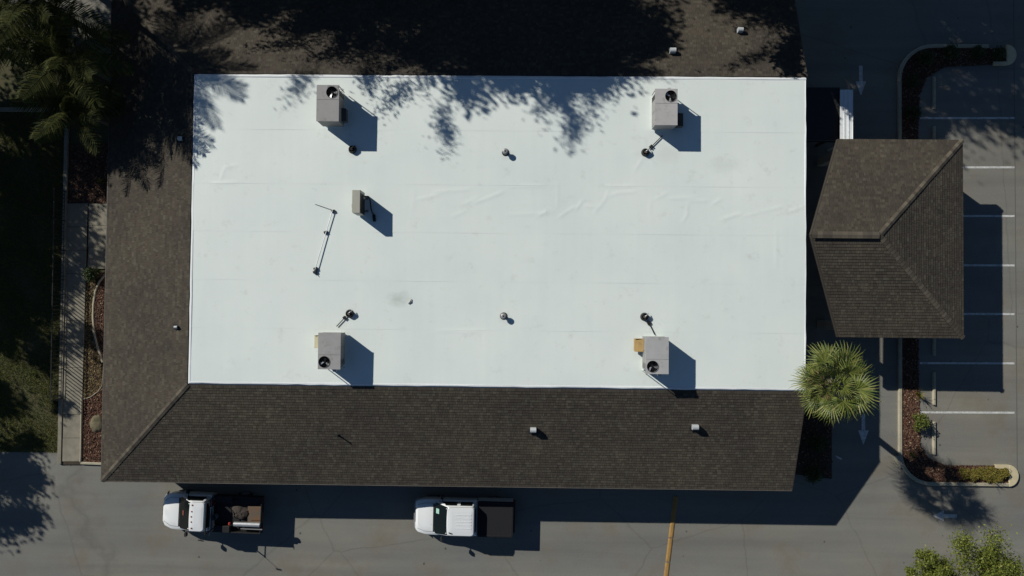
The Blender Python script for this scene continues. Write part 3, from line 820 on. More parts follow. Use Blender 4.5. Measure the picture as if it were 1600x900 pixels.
slope_vent('pale metal vent box on the sunlit patch of the upper slope', 1050, 81)
slope_vent('pale metal vent box in tree shade on the upper slope', 1155, 49, .26, .24)
slope_vent('small pale vent on the left slope within the palm shadow', 283.5, 217, .22, .22, .22)
slope_vent('small pale vent on the sunlit left slope beside white roof edge', 277, 511, .15, .14, .24)
p = on_slope(529, 680)
st = tag(empty('soil_pipe', p), 'thin upright pipe on the dark lower slope above the white trucks', 'pipe')
MB().tube([(0, 0, -.08), (0, 0, .34)], .04, 10).build('pipe', M_dark, st)
MB().tube([(0, 0, -.02), (0, 0, .10)], .085, 10, r1=.045).build('flashing', M_dark, st)

# ------------------------------------------------------------------ car park kerbs, island, wheel stops
def sweep(path, w, h, name, m, parent=None, z=0.0):
    """bevelled kerb along a path of (x, y)"""
    P = [Vector((x, y, 0)) for x, y in path]; k = len(P); rings = []
    for i, p in enumerate(P):
        t = (P[min(i + 1, k - 1)] - P[max(i - 1, 0)]).normalized(); n = Vector((-t.y, t.x, 0))
        prof = [(-w / 2, 0), (-w / 2, h - .03), (-w / 2 + .03, h), (w / 2 - .03, h), (w / 2, h - .03), (w / 2, 0)]
        rings.append([p + n * a + Vector((0, 0, z + b)) for a, b in prof])
    return MB().loft(rings).build(name, m, parent)
def arc(cx, cy, r, a0, a1, n=8):
    return [(cx + r * math.cos(a0 + (a1 - a0) * k / n), cy + r * math.sin(a0 + (a1 - a0) * k / n)) for k in range(n + 1)]

kx = at(1405, 450).x
ybot = at(1500, 756).y; ytop = at(1500, 73).y
xcap = at(1574, 742).x; yin_b = at(1530, 728).y; yin_t = at(1530, 100).y
rb = 1.9
path = [(xcap - 1.0, ytop)] + arc(kx + rb, ytop - rb, rb, PI / 2, PI, 10) + [(kx, 8.0), (kx, 2.0), (kx, -4.0)] + arc(kx + rb * .9, ybot + rb * .9, rb * .9, PI, 1.5 * PI, 10) + [(xcap, ybot)]
kerb = structure(sweep(path, .20, .14, 'kerb', M_kerb), 'beige concrete kerb round the planting strip of the car park')
kb = at(1398, 712)
MB().prism([xy(1391, 711), xy(1402, 712), xy(1409, 727), xy(1405, 731)], 0, .135).build('kerb_apron', M_kerb, kerb)
def cap(yc, half, sgn):
    pts = [(xcap, yc - half), (xcap, yc + half)] + [(xcap + .55 * math.sin(t), yc + half * math.cos(t)) for t in [PI * k / 12 for k in range(1, 12)]]
    o = MB().prism(pts, 0, .15).build('island_nose', M_nose, kerb, bevel=.03)
    MB().box((xcap - .37, yc + sgn * (half - .10), .07), (.74, .2, .14)).build('kerb_return', M_nose, kerb)
half = (yin_b - ybot) / 2 + .10
cap((yin_b + ybot) / 2, half, 1)
half_t = (ytop - yin_t) / 2 + .10
cap((yin_t + ytop) / 2, half_t, -1)
M_shade = M_kerb

# mulch beds: a soil bed with chips
def bed(name, poly, label, m, n, z=.05, size=(.03, .09), seed=1, parent=None):
    r = np.random.default_rng(seed)
    o = MB().prism(poly, -.02, z).build('soil_bed', M_soil)
    structure(o, 'soil of ' + label)
    P = np.array(poly); lo_, hi_ = P.min(0), P.max(0)
    pts = []
    tot = 0
    while tot < n:
        c = r.uniform(lo_, hi_, (n * 2, 2))
        inside = np.zeros(len(c), bool)
        j = len(P) - 1
        for i in range(len(P)):
            cond = ((P[i, 1] > c[:, 1]) != (P[j, 1] > c[:, 1])) & (c[:, 0] < (P[j, 0] - P[i, 0]) * (c[:, 1] - P[i, 1]) / (P[j, 1] - P[i, 1] + 1e-12) + P[i, 0])
            inside ^= cond; j = i
        pts.append(c[inside]); tot += inside.sum()
    c = np.concatenate(pts)[:n]
    c3 = np.column_stack([c, z + r.uniform(.004, .03, n)])
    o2 = leaf_mesh(name, c3, size, m, r, up=1.6, ratio=.5)
    o2['kind'] = 'stuff'; o2['label'] = label
    return o2

def leaf_mesh(name, c, size, m, r, up=0.0, ratio=.55, parent=None, dirs=None):
    n = len(c)
    nr = r.normal(size=(n, 3)); nr[:, 2] += up * np.sign(nr[:, 2] + 1e-9) * 1.0
    nr /= np.linalg.norm(nr, axis=1)[:, None]
    a = r.normal(size=(n, 3)) if dirs is None else dirs + .5 * r.normal(size=(n, 3))
    u = a - (a * nr).sum(1)[:, None] * nr; u /= np.linalg.norm(u, axis=1)[:, None]
    w = np.cross(nr, u)
    s = r.uniform(size[0], size[1], n)[:, None]
    v = np.stack([c - u * s, c + w * s * ratio - u * s * .1, c + u * s, c - w * s * ratio - u * s * .1], 1).reshape(-1, 3)
    return npmesh(name, v, np.arange(4 * n).reshape(n, 4), m, parent)

ix0, ix1 = kx + .10, at(1434, 450).x
bend = [(ix0 + .1, ytop - 1.9)] + arc(kx + rb, ytop - rb, rb - .1, PI, PI / 2, 8)
top_bed = [(ix0, 9.3)] + [(ix0, ytop - rb)] + arc(kx + rb, ytop - rb, rb - .1, PI, PI / 2, 8) + [(xcap, ytop - .1), (xcap, yin_t), (xy(1475, 105)[0], xy(1475, 105)[1]), xy(1447, 122), xy(1436, 150), (ix1, 9.3)]
bed('mulch', top_bed, 'dark mulch in the shaded upper arm of the planting strip', M_mulch, 4200, seed=21)
mid_bed = [(ix0, 9.28), (ix0, -4.0), (ix1, -4.0), (ix1, 9.28)]
bed('mulch', mid_bed, 'reddish mulch in the planting strip beside the wheel stops', M_mulch, 5200, seed=22)
low_bed = [(ix1, -4.02), (ix0, -4.02), (ix0, ybot + rb * .9)] + arc(kx + rb * .9, ybot + rb * .9, rb * .9 - .1, PI, 1.5 * PI, 8) + [(xcap, ybot + .1), (xcap, yin_b + .04), xy(1478, 727), xy(1450, 716), xy(1437, 695)]
bed('mulch', low_bed, 'reddish mulch in the lower arm of the planting strip', M_mulch, 6500, seed=23)

bed('mulch', [(XE + .1, -9.3), xy(1299, 748), xy(1299, 640), (XE + .1, xy(1299, 640)[1])], 'dark mulch bed in shade against the east wall', M_mulch, 1500, seed=24)
stop_names = {2: 'first wheel stop from the shaded upper planting arm', 3: 'wheel stop half under the upper edge of the brown hip roof', 4: 'third wheel stop from the top, under the brown hip roof',
              5: 'wheel stop hidden under the middle of the brown hip roof', 6: 'wheel stop under the lower half of the brown hip roof', 7: 'shaded wheel stop at the lower edge of the brown hip roof',
              8: 'sunlit wheel stop beside the spiky plant', 9: 'lowest wheel stop, half in the palm shadow'}
for i, py in enumerate((146, 223, 300, 376, 453, 530, 607, 684)):
    p = at(1458.5, py)
    st = tag(empty('wheel_stop', (p.x, p.y, .004)), stop_names[i + 2], 'wheel stop', 'concrete wheel stops along the planting strip')
    L_ = 1.82
    prof = [(-.09, 0), (-.075, .10), (-.045, .125), (.045, .125), (.075, .10), (.09, 0)]
    MB().loft([[(x, -L_ / 2, z) for x, z in prof], [(x * .98, -L_ / 2 + .03, z) for x, z in prof], [(x * .98, L_ / 2 - .03, z) for x, z in prof], [(x, L_ / 2, z) for x, z in prof]]).build('block', M_kerb, st)
    for yy in (-.6, .6): MB().tube([(0, yy, .12), (0, yy, .129)], .02, 8).build('bolt', M_dark, st)

# speed hump strip of yellow-brown rubber pieces
pa, pb = at(1056, 775), at(1037, 930)
M_tan = mat('faded_yellow_rubber', (.36, .20, .05), .85, col2=(.24, .15, .055), scale=5)
d = (pb - pa); L_ = d.length; ang = math.atan2(d.y, d.x)
sh = tag(empty('speed_bump', (pa.x, pa.y, .004), ang), 'faded yellow speed bump strip crossing the drive at the bottom edge', 'speed bump')
k = 3
for i in range(k):
    x0, x1 = L_ * i / k + .03, L_ * (i + 1) / k - .03
    if i == 0: x1 = 1.98 + .35; 
    if i == 1: x0 = 1.98 + .41
    prof = [(-.13, 0), (-.10, .035), (-.03, .055), (.0, .045), (.03, .055), (.10, .035), (.13, 0)]
    MB().loft([[(x0, y, z) for y, z in prof], [(x1, y, z) for y, z in prof]]).build('segment', M_tan, sh)
pp = at(1310, 715.5)
scrap = tag(MB((pp.x, pp.y, 0)).add([(pp.x - .17, pp.y + .07, .014), (pp.x + .15, pp.y - .12, .012), (pp.x + .19, pp.y - .02, .05), (pp.x - .13, pp.y + .14, .03), (pp.x - .17, pp.y + .07, .008), (pp.x + .15, pp.y - .12, .007), (pp.x + .19, pp.y - .02, .044), (pp.x - .13, pp.y + .14, .024)],
    [(0, 1, 2, 3), (7, 6, 5, 4), (0, 4, 5, 1), (1, 5, 6, 2), (2, 6, 7, 3), (3, 7, 4, 0)]).build('paper_scrap', M_white), 'small white paper scrap on the shaded drive left of arrow', 'litter')
scrap.location = (pp.x, pp.y, 0)

# ------------------------------------------------------------------ west side: walkway, railing, beds
walk = structure(MB().prism([xy(104, 317), xy(139, 317), xy(134, 480), xy(129, 600), xy(127, 725.5), xy(99, 725.5)], -.02, .075).build('walkway', M_soil), 'concrete walkway left of the building')
yy = [318 + 36.6 * i for i in range(12)]
for i in range(11):
    a0, a1 = yy[i], yy[i + 1]
    def lx(py): return 105.5 - (py - 318) * .0165
    def rx(py): return 138.5 - (py - 318) * .0275
    poly = [xy(lx(a0), a0 + .25), xy(rx(a0), a0 + .25), xy(rx(a1), a1 - .25), xy(lx(a1), a1 - .25)]
    MB().prism(poly, .06, .10 + .004 * ((i * 7) % 3)).build('slab', M_concrete, walk, bevel=.008)
for i in range(3):
    MB().prism([xy(140, 318.5 + 34 * i), xy(172, 318.5 + 34 * i), xy(172, 352 + 34 * i), xy(139.3 - .8 * i, 352 + 34 * i)], .0, .09 + .004 * (i % 2)).build('slab', M_concrete, walk, bevel=.008)
# right-hand edging of the walkway
structure(sweep([xy(129.5, 622), xy(128.2, 712), xy(127.6, 721)], .09, .16, 'edging', M_kerb), 'thin pale edging along the lower walkway')
structure(sweep([xy(128, 723), xy(166, 724.5)], .15, .14, 'edging', M_kerb), 'pale kerb between red mulch and the asphalt')
structure(sweep([xy(171, 428), xy(163, 432), xy(156, 441), xy(150, 456), xy(147, 476), xy(146.5, 496), xy(148.5, 520), xy(153, 540), xy(159, 556), xy(161.5, 566)], .12, .12, 'edging', M_kerb), 'curved pale bed edging left of the building')
structure(sweep([xy(163.5, 566), xy(162, 590), xy(160.5, 603), xy(154, 612), xy(143, 620), xy(131, 624)], .05, .11, 'edging', M_kerb), 'thin bent bed edging below the curved bed')

bed('mulch', [xy(146, 430), xy(172, 424), xy(170, 566), xy(160, 566), xy(152, 540), xy(147, 500), xy(148, 465), xy(156, 441)], 'reddish mulch inside the curved bed edging', M_mulch, 1900, seed=31)
bed('dry_litter', [xy(137, 421), xy(150, 421), xy(150, 445), xy(146, 480), xy(147, 520), xy(158, 562), xy(161, 600), xy(150, 615), xy(131, 622), xy(133, 520)], 'brown dry leaf litter between the walkway and the curved bed', M_dry, 2200, z=.04, seed=32)
bed('mulch', [xy(131, 626), xy(160, 606), xy(166, 560), xy(167, 722), xy(129.5, 721)], 'red mulch bed at the foot of the left slope', M_mulch, 3400, seed=33)
bed('dry_litter', [xy(112, 225), xy(174, 225), xy(172, 317), xy(106, 317)], 'mixed dry litter and red leaves above the walkway', M_mulch, 2600, z=.04, seed=34)

# low wall round the lawn and the railing on it
gw = tag(empty('garden_wall', (xy(100, 500)[0], xy(100, 500)[1], 0)), 'low concrete wall between dark lawn and walkway', 'wall')
GO = gw.location.copy()
pts = [xy(106.5, 176), xy(103.5, 318), xy(99, 520), xy(94.8, 724)]
m = MB(GO); ringset = []
for x, y in pts:
    ringset.append([(x - .11, y, 0), (x - .11, y, .15), (x + .11, y, .15), (x + .11, y, 0)])
m.loft(ringset).build('wall_run', M_concrete, gw, bevel=.015)
x, y = xy(106, 176)
MB(GO).box(((x - 40) / 2 - .11, y + .12, .11), (x + 40, .22, .22)).build('wall_run', M_concrete, gw, bevel=.015)

r0, r1 = xy(105.0, 300), xy(99.6, 622)
rl = tag(empty('railing', (r0[0], r0[1], .0)), 'thin black picket railing along the left edge of the walkway', 'railing')
dv = Vector((r1[0] - r0[0], r1[1] - r0[1], 0)); Lr = dv.length; dn = dv.normalized(); az = math.atan2(dn.y, dn.x)
rail_m = mat('black_rail_paint', (.02, .02, .022), .5)
for z in (.24, 1.14):
    MB().tube([dn * .0 + Vector((0, 0, z)), dv + Vector((0, 0, z))], .024 if z > 1 else .016, 8).build('rail', rail_m, rl)
npost = 8
for i in range(npost):
    q = dn * (Lr * i / (npost - 1))
    MB().box((q.x, q.y, .61), (.05, .05, 1.08), rz=az).build('post', rail_m, rl)
pk = MB(); nn = int(Lr / .21)
for i in range(1, nn):
    q = dn * (Lr * i / nn); pk.box((q.x, q.y, .69), (.034, .034, .9), rz=az)
pk.build('pickets', rail_m, rl, kind='stuff')

def rock(name, px, py, rx, ry, h, seed, label, m):
    r = np.random.default_rng(seed); p = at(px, py)
    ring_n, lay = 14, 5; rings = []
    off = r.uniform(.72, 1.2, (lay, ring_n))
    for j in range(lay):
        t = j / (lay - 1); s_ = math.cos(t * 1.35) ** .6
        rings.append([(rx * s_ * off[j, k] * math.cos(2 * PI * k / ring_n), ry * s_ * off[j, k] * math.sin(2 * PI * k / ring_n), h * math.sin(t * PI / 2) * (.9 + .1 * off[j, k])) for k in range(ring_n)])
    o = MB().loft(rings).build(name, m, smooth=True); o.location = (p.x, p.y, .03)
    return tag(o, label, 'rock')
M_rock = mat('limestone', (.17, .145, .085), .95, col2=(.06, .055, .03), scale=4, bump=.8, bump_scale=14)
rock('boulder', 152, 662, .36, .52, .13, 4, 'mossy tan boulder in the red mulch by the left eave', M_rock)

# lawn grass
def grass(name, x0, x1, y0, y1, n, h, label, seed, m=M_grass):
    r = np.random.default_rng(seed)
    c = np.column_stack([r.uniform(x0, x1, n), r.uniform(y0, y1, n), np.zeros(n)])
    keep = (np.sin(c[:, 0] * 2.3 + 1.3 * np.sin(c[:, 1] * 1.1)) + np.sin(c[:, 1] * 1.9 + c[:, 0]) + r.normal(0, 1.2, n)) > -1.4
    c = c[keep]; n = len(c)
    a = r.uniform(0, 2 * PI, n); w = r.uniform(.008, .016, n); hh_ = h * r.uniform(.5, 1.3, n)
    lean = r.normal(0, .6, (n, 2)) * hh_[:, None]
    dx = np.column_stack([np.cos(a) * w, np.sin(a) * w, np.zeros(n)])
    tip = c + np.column_stack([lean, hh_])
    v = np.stack([c - dx, c + dx, tip], 1).reshape(-1, 3)
    o = npmesh(name, v, np.arange(3 * n).reshape(n, 3), m, None, 'stuff')
    o['label'] = label
gx0, gx1 = -31.5, xy(95, 600)[0] - .1
grass('lawn', gx0, gx1, lot_top + .02, 11.0, 90000, .09, 'patchy green lawn left of the walkway', 5)

# ------------------------------------------------------------------ trucks (front towards -x)
def rrect(x0, x1, hw, r, z, n=4):
    pts = []
    for cx, cy, a0 in ((x1 - r, hw - r, 0), (x0 + r, hw - r, PI / 2), (x0 + r, -hw + r, PI), (x1 - r, -hw + r, 1.5 * PI)):
        for k in range(n): pts.append((cx + r * math.cos(a0 + PI / 2 * k / (n - 1)), cy + r * math.sin(a0 + PI / 2 * k / (n - 1)), z))
    return pts

def wheel(root, x, y, r=.38, w=.26):
    n = 24
    o = MB()
    rg = lambda rr, yy: [(rr * math.cos(2 * PI * k / n), yy, rr * math.sin(2 * PI * k / n)) for k in range(n)]
    o.loft([rg(r * .62, -w / 2), rg(r * .93, -w / 2), rg(r, -w / 2 + .04), rg(r, w / 2 - .04), rg(r * .93, w / 2), rg(r * .62, w / 2)])
    wh = o.build('wheel', M_black, root); wh.location = (x, y, r)
    MB().loft([rg(r * .61, -w / 2 - .004), rg(r * .61, w / 2 + .004)]).build('rim', M_chrome, wh)
    return wh

def truck_front(root, ws0, ws1, rf0, rf1, cab1, hw, nose, hood_gap, roof_z, quad_cab):
    """hood, cab and glass; x runs back from the front bumper"""
    zb = .42
    def sect(x, w, zs, zt, crown, top_w):
        half = [(w * .96, zb), (w, zb + .15), (w, zs - .12), (w * .985, zs - .02), (top_w, zt), (top_w * .55, zt + crown * .8), (0, zt + crown)]
        left = half; right = [(-a, b_) for a, b_ in half[-2::-1]]
        return [(x, a, b_) for a, b_ in left + right]
    st = [(.00, nose * .88, .74, .76, .01, nose * .80), (.05, nose * .97, .86, .90, .02, nose * .84), (.18, (nose + hw) / 2 * .985, .94, 1.0, .035, nose * .86), (.55, hw * .985, 1.0, 1.06, .045, hw * .83),
          (ws0 * .8, hw, 1.05, 1.11, .045, hw * .86), (ws0 + .12, hw, 1.08, 1.13, .03, hw * .88), (ws1, hw, 1.1, 1.13, .01, hw * .9), (cab1, hw, 1.1, 1.13, .0, hw * .9)]
    body = MB().loft([sect(*s_) for s_ in st]).build('body', M_paint, root, smooth=False)
    body.data.polygons.foreach_set('use_smooth', [True] * len(body.data.polygons))
    em = body.modifiers.new('edges', 'EDGE_SPLIT'); em.split_angle = math.radians(28)
    # shut lines of the bonnet
    for s_ in (-1, 1):
        MB().tube([(.16, s_ * nose * .80, 1.005), (.55, s_ * hw * .78, 1.085), (ws0 - .02, s_ * hw * .80, 1.145)], .008, 5).build('bonnet_gap', M_seam, root)
        if hood_gap: MB().tube([(.25, s_ * hw * .42, 1.037), (.6, s_ * hw * .40, 1.10), (ws0 - .1, s_ * hw * .38, 1.158)], .006, 5).build('bonnet_crease', M_grey, root)
    MB().box((ws0 + .005, 0, 1.163), (.07, hw * 1.55, .02)).build('cowl', M_seam, root)
    # greenhouse
    rh = .80 * hw
    rings = [rrect(ws0 + .02, cab1 - .02, hw * .93, .16, 1.10), rrect(ws0 + .10, cab1 - .03, hw * .92, .16, 1.16), rrect(rf0 - .05, rf1 + .03, rh + .02, .15, roof_z - .07), rrect(rf0 + .02, rf1 - .01, rh - .03, .15, roof_z - .02),
             rrect(rf0 + .15, rf1 - .12, rh - .25, .12, roof_z), rrect(rf0 + .26, rf1 - .24, rh - .42, .1, roof_z + .008)]
    MB().loft(rings).build('cab', M_paint, root, smooth=False)
    for s_ in (-1, 1):
        MB().tube([(rf0 + .02, s_ * (rh - .015), roof_z - .028), (rf1 - .03, s_ * (rh - .015), roof_z - .028)], .010, 5).build('roof_gutter', M_seam, root)
    # windscreen, bowed across
    g = MB(); n = 8
    lo_, hi_ = [], []
    for k in range(n + 1):
        t = -1 + 2 * k / n; bow = .10 * t * t
        lo_.append((ws0 + .01 + bow, t * hw * .86, 1.165)); hi_.append((rf0 - .045 + bow * .7, t * (rh - .04), roof_z - .055))
    off = Vector((-.014, 0, .018))
    vv = [Vector(p_) + off for p_ in lo_ + hi_]
    vv += [p_ + Vector((.02, 0, -.02)) for p_ in vv]
    nn_ = n + 1
    ff = [(k, k + 1, nn_ + k + 1, nn_ + k) for k in range(n)] + [(2 * nn_ + k, 3 * nn_ + k, 3 * nn_ + k + 1, 2 * nn_ + k + 1) for k in range(n)]
    g.add(vv, ff); wsn = g.build('windscreen', M_glass, root, smooth=True)
    for t in (-.45, .2):
        MB().tube([(ws0 - .02, t * hw, 1.175), (ws0 + .13, t * hw + .42, 1.225)], .011, 5).build('wiper', M_black, wsn)
    # side glass on both flanks
    spans = [(ws0 + .50, ws0 + .50 + (cab1 - ws0 - .75) * .52), (ws0 + .50 + (cab1 - ws0 - .75) * .62, cab1 - .2)] if quad_cab else [(ws0 + .45, cab1 - .22)]
    for s_ in (-1, 1):
        for j, (a0, a1) in enumerate(spans):
            b0, b1 = a0 + (.22 if j == 0 else 0.0), a1 - .04
            y0, y1 = s_ * (hw * .92 + .004), s_ * (rh + .028)
            t0, t1 = .08, .86
            yy = lambda t: y0 + (y1 - y0) * t
            zz = lambda t: 1.16 + (roof_z - .07 - 1.16) * t
            pts = [(a0, yy(t0), zz(t0)), (a1, yy(t0), zz(t0)), (b1, yy(t1), zz(t1)), (b0, yy(t1), zz(t1))]
            o_ = Vector((0, s_ * .004, .002))
            q = [Vector(p_) + o_ for p_ in pts] + [Vector(p_) - o_ * 2 for p_ in pts]
            MB().add(q, [(0, 1, 2, 3), (7, 6, 5, 4), (0, 4, 5, 1), (1, 5, 6, 2), (2, 6, 7, 3), (3, 7, 4, 0)]).build('side_window', M_glass, root)
    MB().add([(cab1 - .022, -hw * .7, 1.22), (cab1 - .022, hw * .7, 1.22), (rf1 + .036, hw * .66, roof_z - .14), (rf1 + .036, -hw * .66, roof_z - .14)], [(0, 1, 2, 3)]).build('rear_window', M_glass, root)
    for s_ in (-1, 1):
        mm = MB().loft([rrect(ws0 + .42, ws0 + .54, .11, .04, 1.17), rrect(ws0 + .40, ws0 + .54, .12, .05, 1.28), rrect(ws0 + .42, ws0 + .53, .10, .04, 1.36)]).build('wing_mirror', M_black, root)
        mm.location = (0, s_ * (hw + .17), 0)
        MB().tube([(ws0 + .48, s_ * (hw * .9), 1.17), (ws0 + .48, s_ * (hw + .1), 1.22)], .025, 6).build('mirror_arm', M_black, root)
        MB().box((.055, s_ * nose * .68, .74), (.10, .34, .20)).build('headlight', M_vent, root, bevel=.02)
        MB().box((ws0 + .95, s_ * (hw + .008), .95), (.16, .02, .03)).build('door_handle', M_chrome, root)
    MB().box((.015, 0, .72), (.06, nose * .9, .24)).build('grille', M_dark, root, bevel=.01)
    MB().loft([[(-.06, -nose * .92, .45), (-.06, -nose * .92, .60), (.14, -hw * .97, .62), (.14, -hw * .97, .45)], [(-.10, -nose * .5, .43), (-.10, -nose * .5, .62), (.1, -nose * .5, .64), (.1, -nose * .5, .43)],
               [(-.10, nose * .5, .43), (-.10, nose * .5, .62), (.1, nose * .5, .64), (.1, nose * .5, .43)], [(-.06, nose * .92, .45), (-.06, nose * .92, .60), (.14, hw * .97, .62), (.14, hw * .97, .45)]]).build('front_bumper', M_grey, root)
    return body

# pickup with a black bed cover
fp = at(648, 806.5, 1.0)
tk = tag(empty('pickup_truck', (fp.x, fp.y, .004), -.012), 'white extended cab pickup with black bed cover parked at the eave', 'truck')
Lt, hw = 5.50, .98
truck_front(tk, 1.06, 1.84, 1.87, 3.30, 3.42, hw, .80, True, 1.80, True)
for x in (.98, 4.35):
    for s_ in (-1, 1): wheel(tk, x, s_ * (hw - .16))
for s_ in (-1, 1):
    MB().box(((3.46 + Lt - .1) / 2, s_ * (hw - .045), .82), (Lt - .1 - 3.46, .09, .72)).build('bed_side', M_paint, tk, bevel=.03)
    MB().box((Lt - .09, s_ * (hw - .10), .92), (.06, .14, .36)).build('tail_light', M_red, tk, bevel=.01)
MB().box(((3.46 + Lt) / 2, 0, .62), (Lt - 3.6, 1.74, .08)).build('bed_floor', M_dark, tk)
MB().box((Lt - .13, 0, .82), (.07, 1.74, .70)).build('tailgate', M_paint, tk, bevel=.02)
cv = MB().loft([rrect(3.47, Lt - .06, hw - .005, .06, 1.175), rrect(3.47, Lt - .06, hw - .005, .06, 1.20), rrect(3.49, Lt - .08, hw - .03, .06, 1.215)]).build('bed_cover', M_black_cover, tk)
for s_ in (-1, 1):
    MB().box(((3.5 + Lt - .08) / 2, s_ * (hw - .09), 1.218), (Lt - .2 - 3.5, .05, .018)).build('cover_rail', M_dark, cv, bevel=.004)
MB().box((Lt - .16, 0, 1.218), (.05, 1.72, .018)).build('cover_rail', M_dark, cv, bevel=.004)
MB().box((Lt - .03, 0, .52), (.12, 1.8, .16)).build('rear_bumper', M_dark, tk, bevel=.03)
MB().box((3.46, 0, .85), (.05, 1.7, .5)).build('bed_front', M_paint, tk)
for k in range(5):
    MB().box((2.75, -.52 + .18 * k * 1.0 - .0 + .16, 1.812), (.85, .03, .01)).build('roof_rib', M_paint, tk)
MB().tube([(1.98, -.60, 1.80), (2.02, -.62, 1.83), (2.12, -.64, 1.82)], .03, 6).build('roof_antenna', M_black, tk)
pl = Matrix.Rotation(-.72, 3, 'Y')
MB().box((1.30, .42, 1.375), (.24, .27, .006), rot=Matrix.Rotation(-.74, 3, 'Y')).build('paper_permit', mat('pale_green_paper', (.30, .50, .42), .8), tk)
MB().box((1.9, 0, .5), (3.2, 1.5, .3)).build('chassis', M_dark, tk)
MB().box((4.4, 0, .5), (1.9, .9, .2)).build('chassis', M_dark, tk)

# work truck with an open dark bed
fp = at(252.5, 797.5, 1.0)
wt = tag(empty('flatbed_truck', (fp.x, fp.y, .004), -.03), 'white work truck with roof lights and open dark bed full of materials', 'truck')
hw2 = 1.0
truck_front(wt, 1.06, 1.86, 1.94, 2.72, 2.82, hw2, .70, False, 1.88, False)
for x in (1.0, 4.4):
    for s_ in (-1, 1): wheel(wt, x, s_ * (hw2 - .16), .40)
for k, y in enumerate((-.62, -.28, 0, .28, .62)):
    MB().loft([rrect(2.02 + .05 * abs(y), 2.11 + .05 * abs(y), .045, .03, 1.85), rrect(2.03 + .05 * abs(y), 2.10 + .05 * abs(y), .035, .03, 1.90)]).build('roof_light', M_amber, wt).location = (0, y, 0)
Lb = 5.62
MB().box(((2.96 + Lb) / 2, 0, .86), (Lb - 2.96, 2.0, .08)).build('bed_floor', M_dark, wt)
for s_ in (-1, 1):
    MB().box(((2.96 + Lb) / 2, s_ * .97, 1.04), (Lb - 2.96, .05, .36)).build('bed_side', M_dark, wt, bevel=.01)
    MB().box((3.5, s_ * .80, 1.06), (.95, .34, .34)).build('tool_box', M_dark, wt, bevel=.02)
    MB().tube([(2.92, s_ * .86, .9), (2.92, s_ * .86, 2.05)], .035, 8).build('rack_post', M_dark, wt)
    MB().box((Lb - .05, s_ * .8, .75), (.06, .2, .1)).build('tail_light', M_red, wt)
for z in (1.3, 1.65, 2.02):
    MB().tube([(2.92, -.9, z), (2.92, .9, z)], .028, 8).build('rack_bar', M_dark, wt)
MB().box((Lb - .03, 0, 1.02), (.05, 1.94, .34)).build('tailgate', M_dark, wt, bevel=.01)
MB().tube([(2.93, -.88, 2.0), (2.95, -.98, 2.62)], .012, 6).build('whip_antenna', M_black, wt)
MB().box((2.97, -1.0, 2.62), (.30, .05, .05), rz=-.15).build('antenna_bar', M_black, wt)
MB().tube([(2.86, -.8, 1.30), (2.86, -1.12, 1.35), (2.76, -1.22, 1.1)], .018, 6).build('grab_rail', M_grey, wt, smooth=True)
MB().box((1.6, 0, .5), (2.6, 1.5, .3)).build('chassis', M_dark, wt)
MB().box((4.0, 0, .62), (2.9, .9, .3)).build('chassis', M_dark, wt)
MB().box((1.44, .08, 1.51), (.15, .26, .012), rot=Matrix.Rotation(-.675, 3, 'Y')).build('windscreen_reflection', mat('reflection_red', (.13, .03, .02), .7), wt)  # red patch: reflections and interior painted onto the opaque glass
# load in the bed, each piece a thing of its own
wo = wt.location
def load(name, m, label, cat, px, py, z, builder, rz=0.0):
    p = at(px, py, z)
    o = builder().build(name, m, bevel=.01)
    o.location = (p.x, p.y, z); o.rotation_euler = (0, 0, rz)
    return tag(o, label, cat)
M_rust = mat('rusty_sheet', (.088, .078, .062), .85, col2=(.15, .075, .032), scale=1.7)
M_mat = mat('brown_canvas', (.055, .042, .033), .95, col2=(.038, .03, .025), scale=5)
load('sheet_stack', M_rust, 'rust stained grey metal sheets at the back of the work truck bed', 'metal sheets', 399, 804, .96, lambda: MB().box((0, 0, 0), (.82, .92, .10)).box((.05, .05, .07), (.6, .7, .03), rz=.05))
def tarp():
    m = MB(); r = random.Random(3); rings = []
    for j, (s_, z) in enumerate(((1, -.06), (1.02, .0), (.85, .10), (.6, .15), (.3, .17))):
        rings.append([(.46 * s_ * (1 + .22 * math.sin(3 * a + j)) * math.cos(a), .40 * s_ * (1 + .2 * math.cos(2 * a + 1)) * math.sin(a), z + .02 * math.sin(5 * a)) for a in [2 * PI * k / 18 for k in range(18)]])
    return m.loft(rings)
load('canvas_tarp', M_mat, 'crumpled brown canvas in the middle of the work truck bed', 'tarp', 375, 801, .97, tarp)
def pipe_b():
    m = MB(); n = 16
    rg = lambda r, x: [(x, r * math.cos(2 * PI * k / n), r * math.sin(2 * PI * k / n)) for k in range(n)]
    return m.loft([rg(.125, -.72), rg(.125, .72), rg(.11, .72), rg(.11, -.72), rg(.125, -.719)], cap=False)
tubep = load('metal_tube', M_galv, 'silver tube lying along the lower side of the work truck bed', 'tube', 386, 819.5, 1.36, pipe_b, -.02)
load('plank', mat('grey_plank', (.20, .20, .20), .8), 'thin grey plank on the lower rail of the work truck bed', 'plank', 393, 826.5, 1.245, lambda: MB().box((0, 0, 0), (1.2, .07, .05)), -.03)
def bucket():
    m = MB(); n = 16
    rg = lambda r, z: [(r * math.cos(2 * PI * k / n), r * math.sin(2 * PI * k / n), z) for k in range(n)]
    return m.loft([rg(.13, 0), rg(.16, .34), rg(.15, .34), rg(.12, .02)])
load('bucket', M_red, 'red bucket just behind the work truck cab', 'bucket', 334, 785, .905, bucket)
load('bucket', M_grey, 'grey bucket in the middle of the dark truck bed', 'bucket', 338, 806, .905, bucket)
load('toolbag', M_red, 'small red bag at the end of the silver tube', 'bag', 359, 818, 1.25, lambda: MB().loft([rrect(-.06, .06, .07, .03, -.02), rrect(-.07, .07, .08, .03, .06), rrect(-.03, .03, .06, .02, .10)]))

